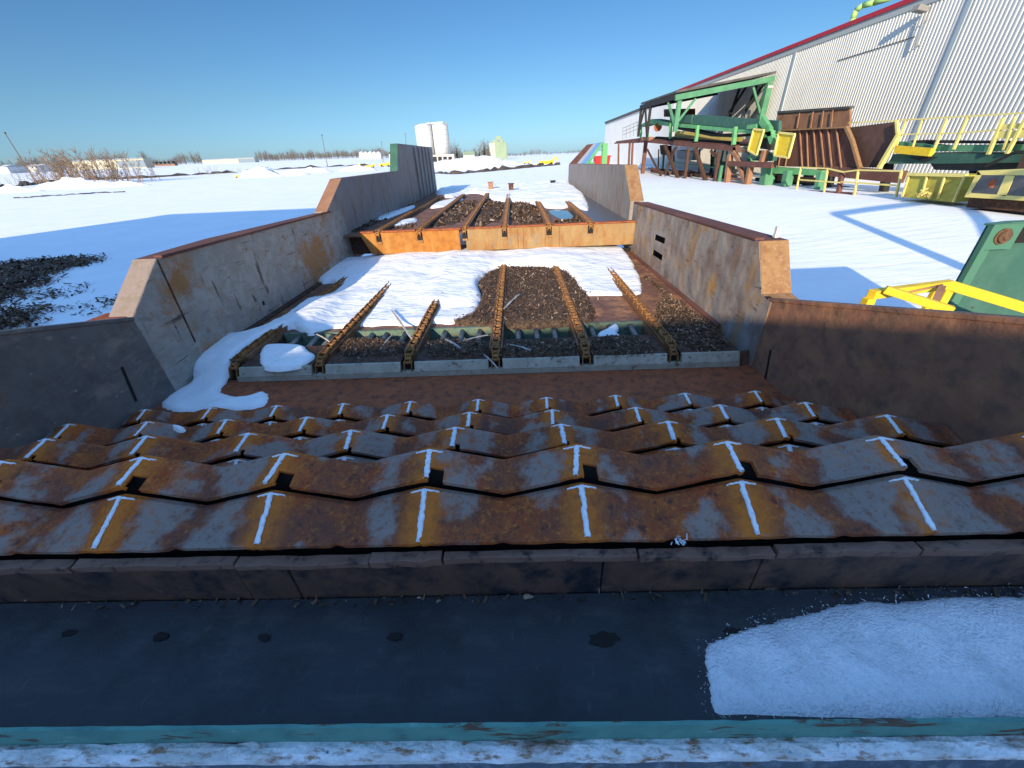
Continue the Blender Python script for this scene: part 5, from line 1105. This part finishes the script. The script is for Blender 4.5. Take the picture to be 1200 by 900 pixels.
ymach(434, 197, 10, 'yellow machine behind the left mid wall below the white tanks', 3); ymach(453, 195.5, 13, 'long yellow machine just left of the raised far wall', 4); ymach(416, 199, 12, 'yellow machine in the snow heap below the thin pole', 6)
ymach(152, 217, 5, 'tiny yellow machine by the dark road near the willows', 7); ymach(282, 208.5, 9, 'small yellow machine at the foot of the steep snow heap', 8)
pile_px(402, 432, 200.5, 193, 9, 'white lumpy snow heap among the far yellow machines', .6)
# tree lines: too many to count
def treeline(us, vs_, Y0, Y1, n, hmin, hmax, label, seed, name='distant_trees'):
    q = np.random.RandomState(seed); mb = MB()
    for i in range(n):
        t = q.rand(); u = us[0]+(us[1]-us[0])*t; Y = q.uniform(Y0, Y1); d = ray(u, 185); x = d[0]/d[1]*Y; z = gz(x, Y); h = q.uniform(hmin, hmax)*(.5+.9*float(vnoise(np.array([u*.09]), np.array([seed*1.]), seed)[0])); wd = h*q.uniform(.10, .22)
        k = 5
        mb.tube((x, Y, z-.5), (x+q.normal(0, .3), Y, z+h), .16, .03, n=3, cap=False)
        for j in range(9):
            a = q.uniform(.2, .9)*h; s_ = q.choice((-1, 1)); l_ = wd*q.uniform(.6, 1.3)
            mb.tube((x, Y, z+a*.8), (x+s_*l_, Y+q.normal(0, .5), z+a*.8+l_*q.uniform(.6, 1.6)), .12, .03, n=3, cap=False)
    return one(name, mb, M['tree_far'], label, 'trees', None, 'stuff')
treeline((-40, 235), 0, 520, 640, 700, 7, 15, 'brown far treeline behind the shed and the houses', 71)
treeline((300, 470), 0, 520, 680, 600, 6, 13, 'low brown treeline between the warehouse and the silos', 72)
treeline((528, 576), 0, 430, 520, 150, 7, 16, 'bare trees between the silos and the grain elevator', 73)
treeline((592, 700), 0, 900, 1400, 260, 5, 12, 'faint tree line on the right horizon', 74)
def spruce(u, v, Y, hpx, seed, label):
    d = ray(u, v); x = d[0]/d[1]*Y; z = gz(x, Y); h = hpx/451*Y*1.1; q = np.random.RandomState(seed)
    t = thing('spruce_tree', (x, Y, z), label, 'tree', 'spruces by the grain elevator')
    MB().tube((x, Y, z-.3), (x, Y, z+h), .25, .03, n=6).build('trunk', M['pole'], t)
    mb = MB()
    for i in range(240):
        k = q.rand()**.8; a = q.uniform(0, 2*pi); r = (1-k)*h*.22*q.uniform(.4, 1.1); zz = z+h*(.08+.92*k); w2 = h*.03
        mb.add([(x+.1*r*cos(a), Y+.1*r*sin(a), zz+.02*h), (x+r*cos(a)-w2*sin(a), Y+r*sin(a)+w2*cos(a), zz-.04*h), (x+r*cos(a)+w2*sin(a), Y+r*sin(a)-w2*cos(a), zz-.05*h)], [(0, 1, 2)])
    mb.build('crown', M['spruce'], t)
for i, (u, h, lb) in enumerate(((536, 11, 'dark spruce just right of the silos'), (545, 9, 'small dark spruce second from the silos'), (556, 10, 'dark spruce midway between silos and elevator'), (568, 12, 'dark spruce just left of the grain elevator'), (562, 8, 'smallest spruce left of the grain elevator'))): spruce(u, 184, 395+i*3, h, 80+i, lb)
bldg('green_roof_hut', 543, 556, 181.5, 185, 360, 8, 'concrete', 'hut with a green roof among the trees right of the silos', ('elev', 2.5, 'y'))
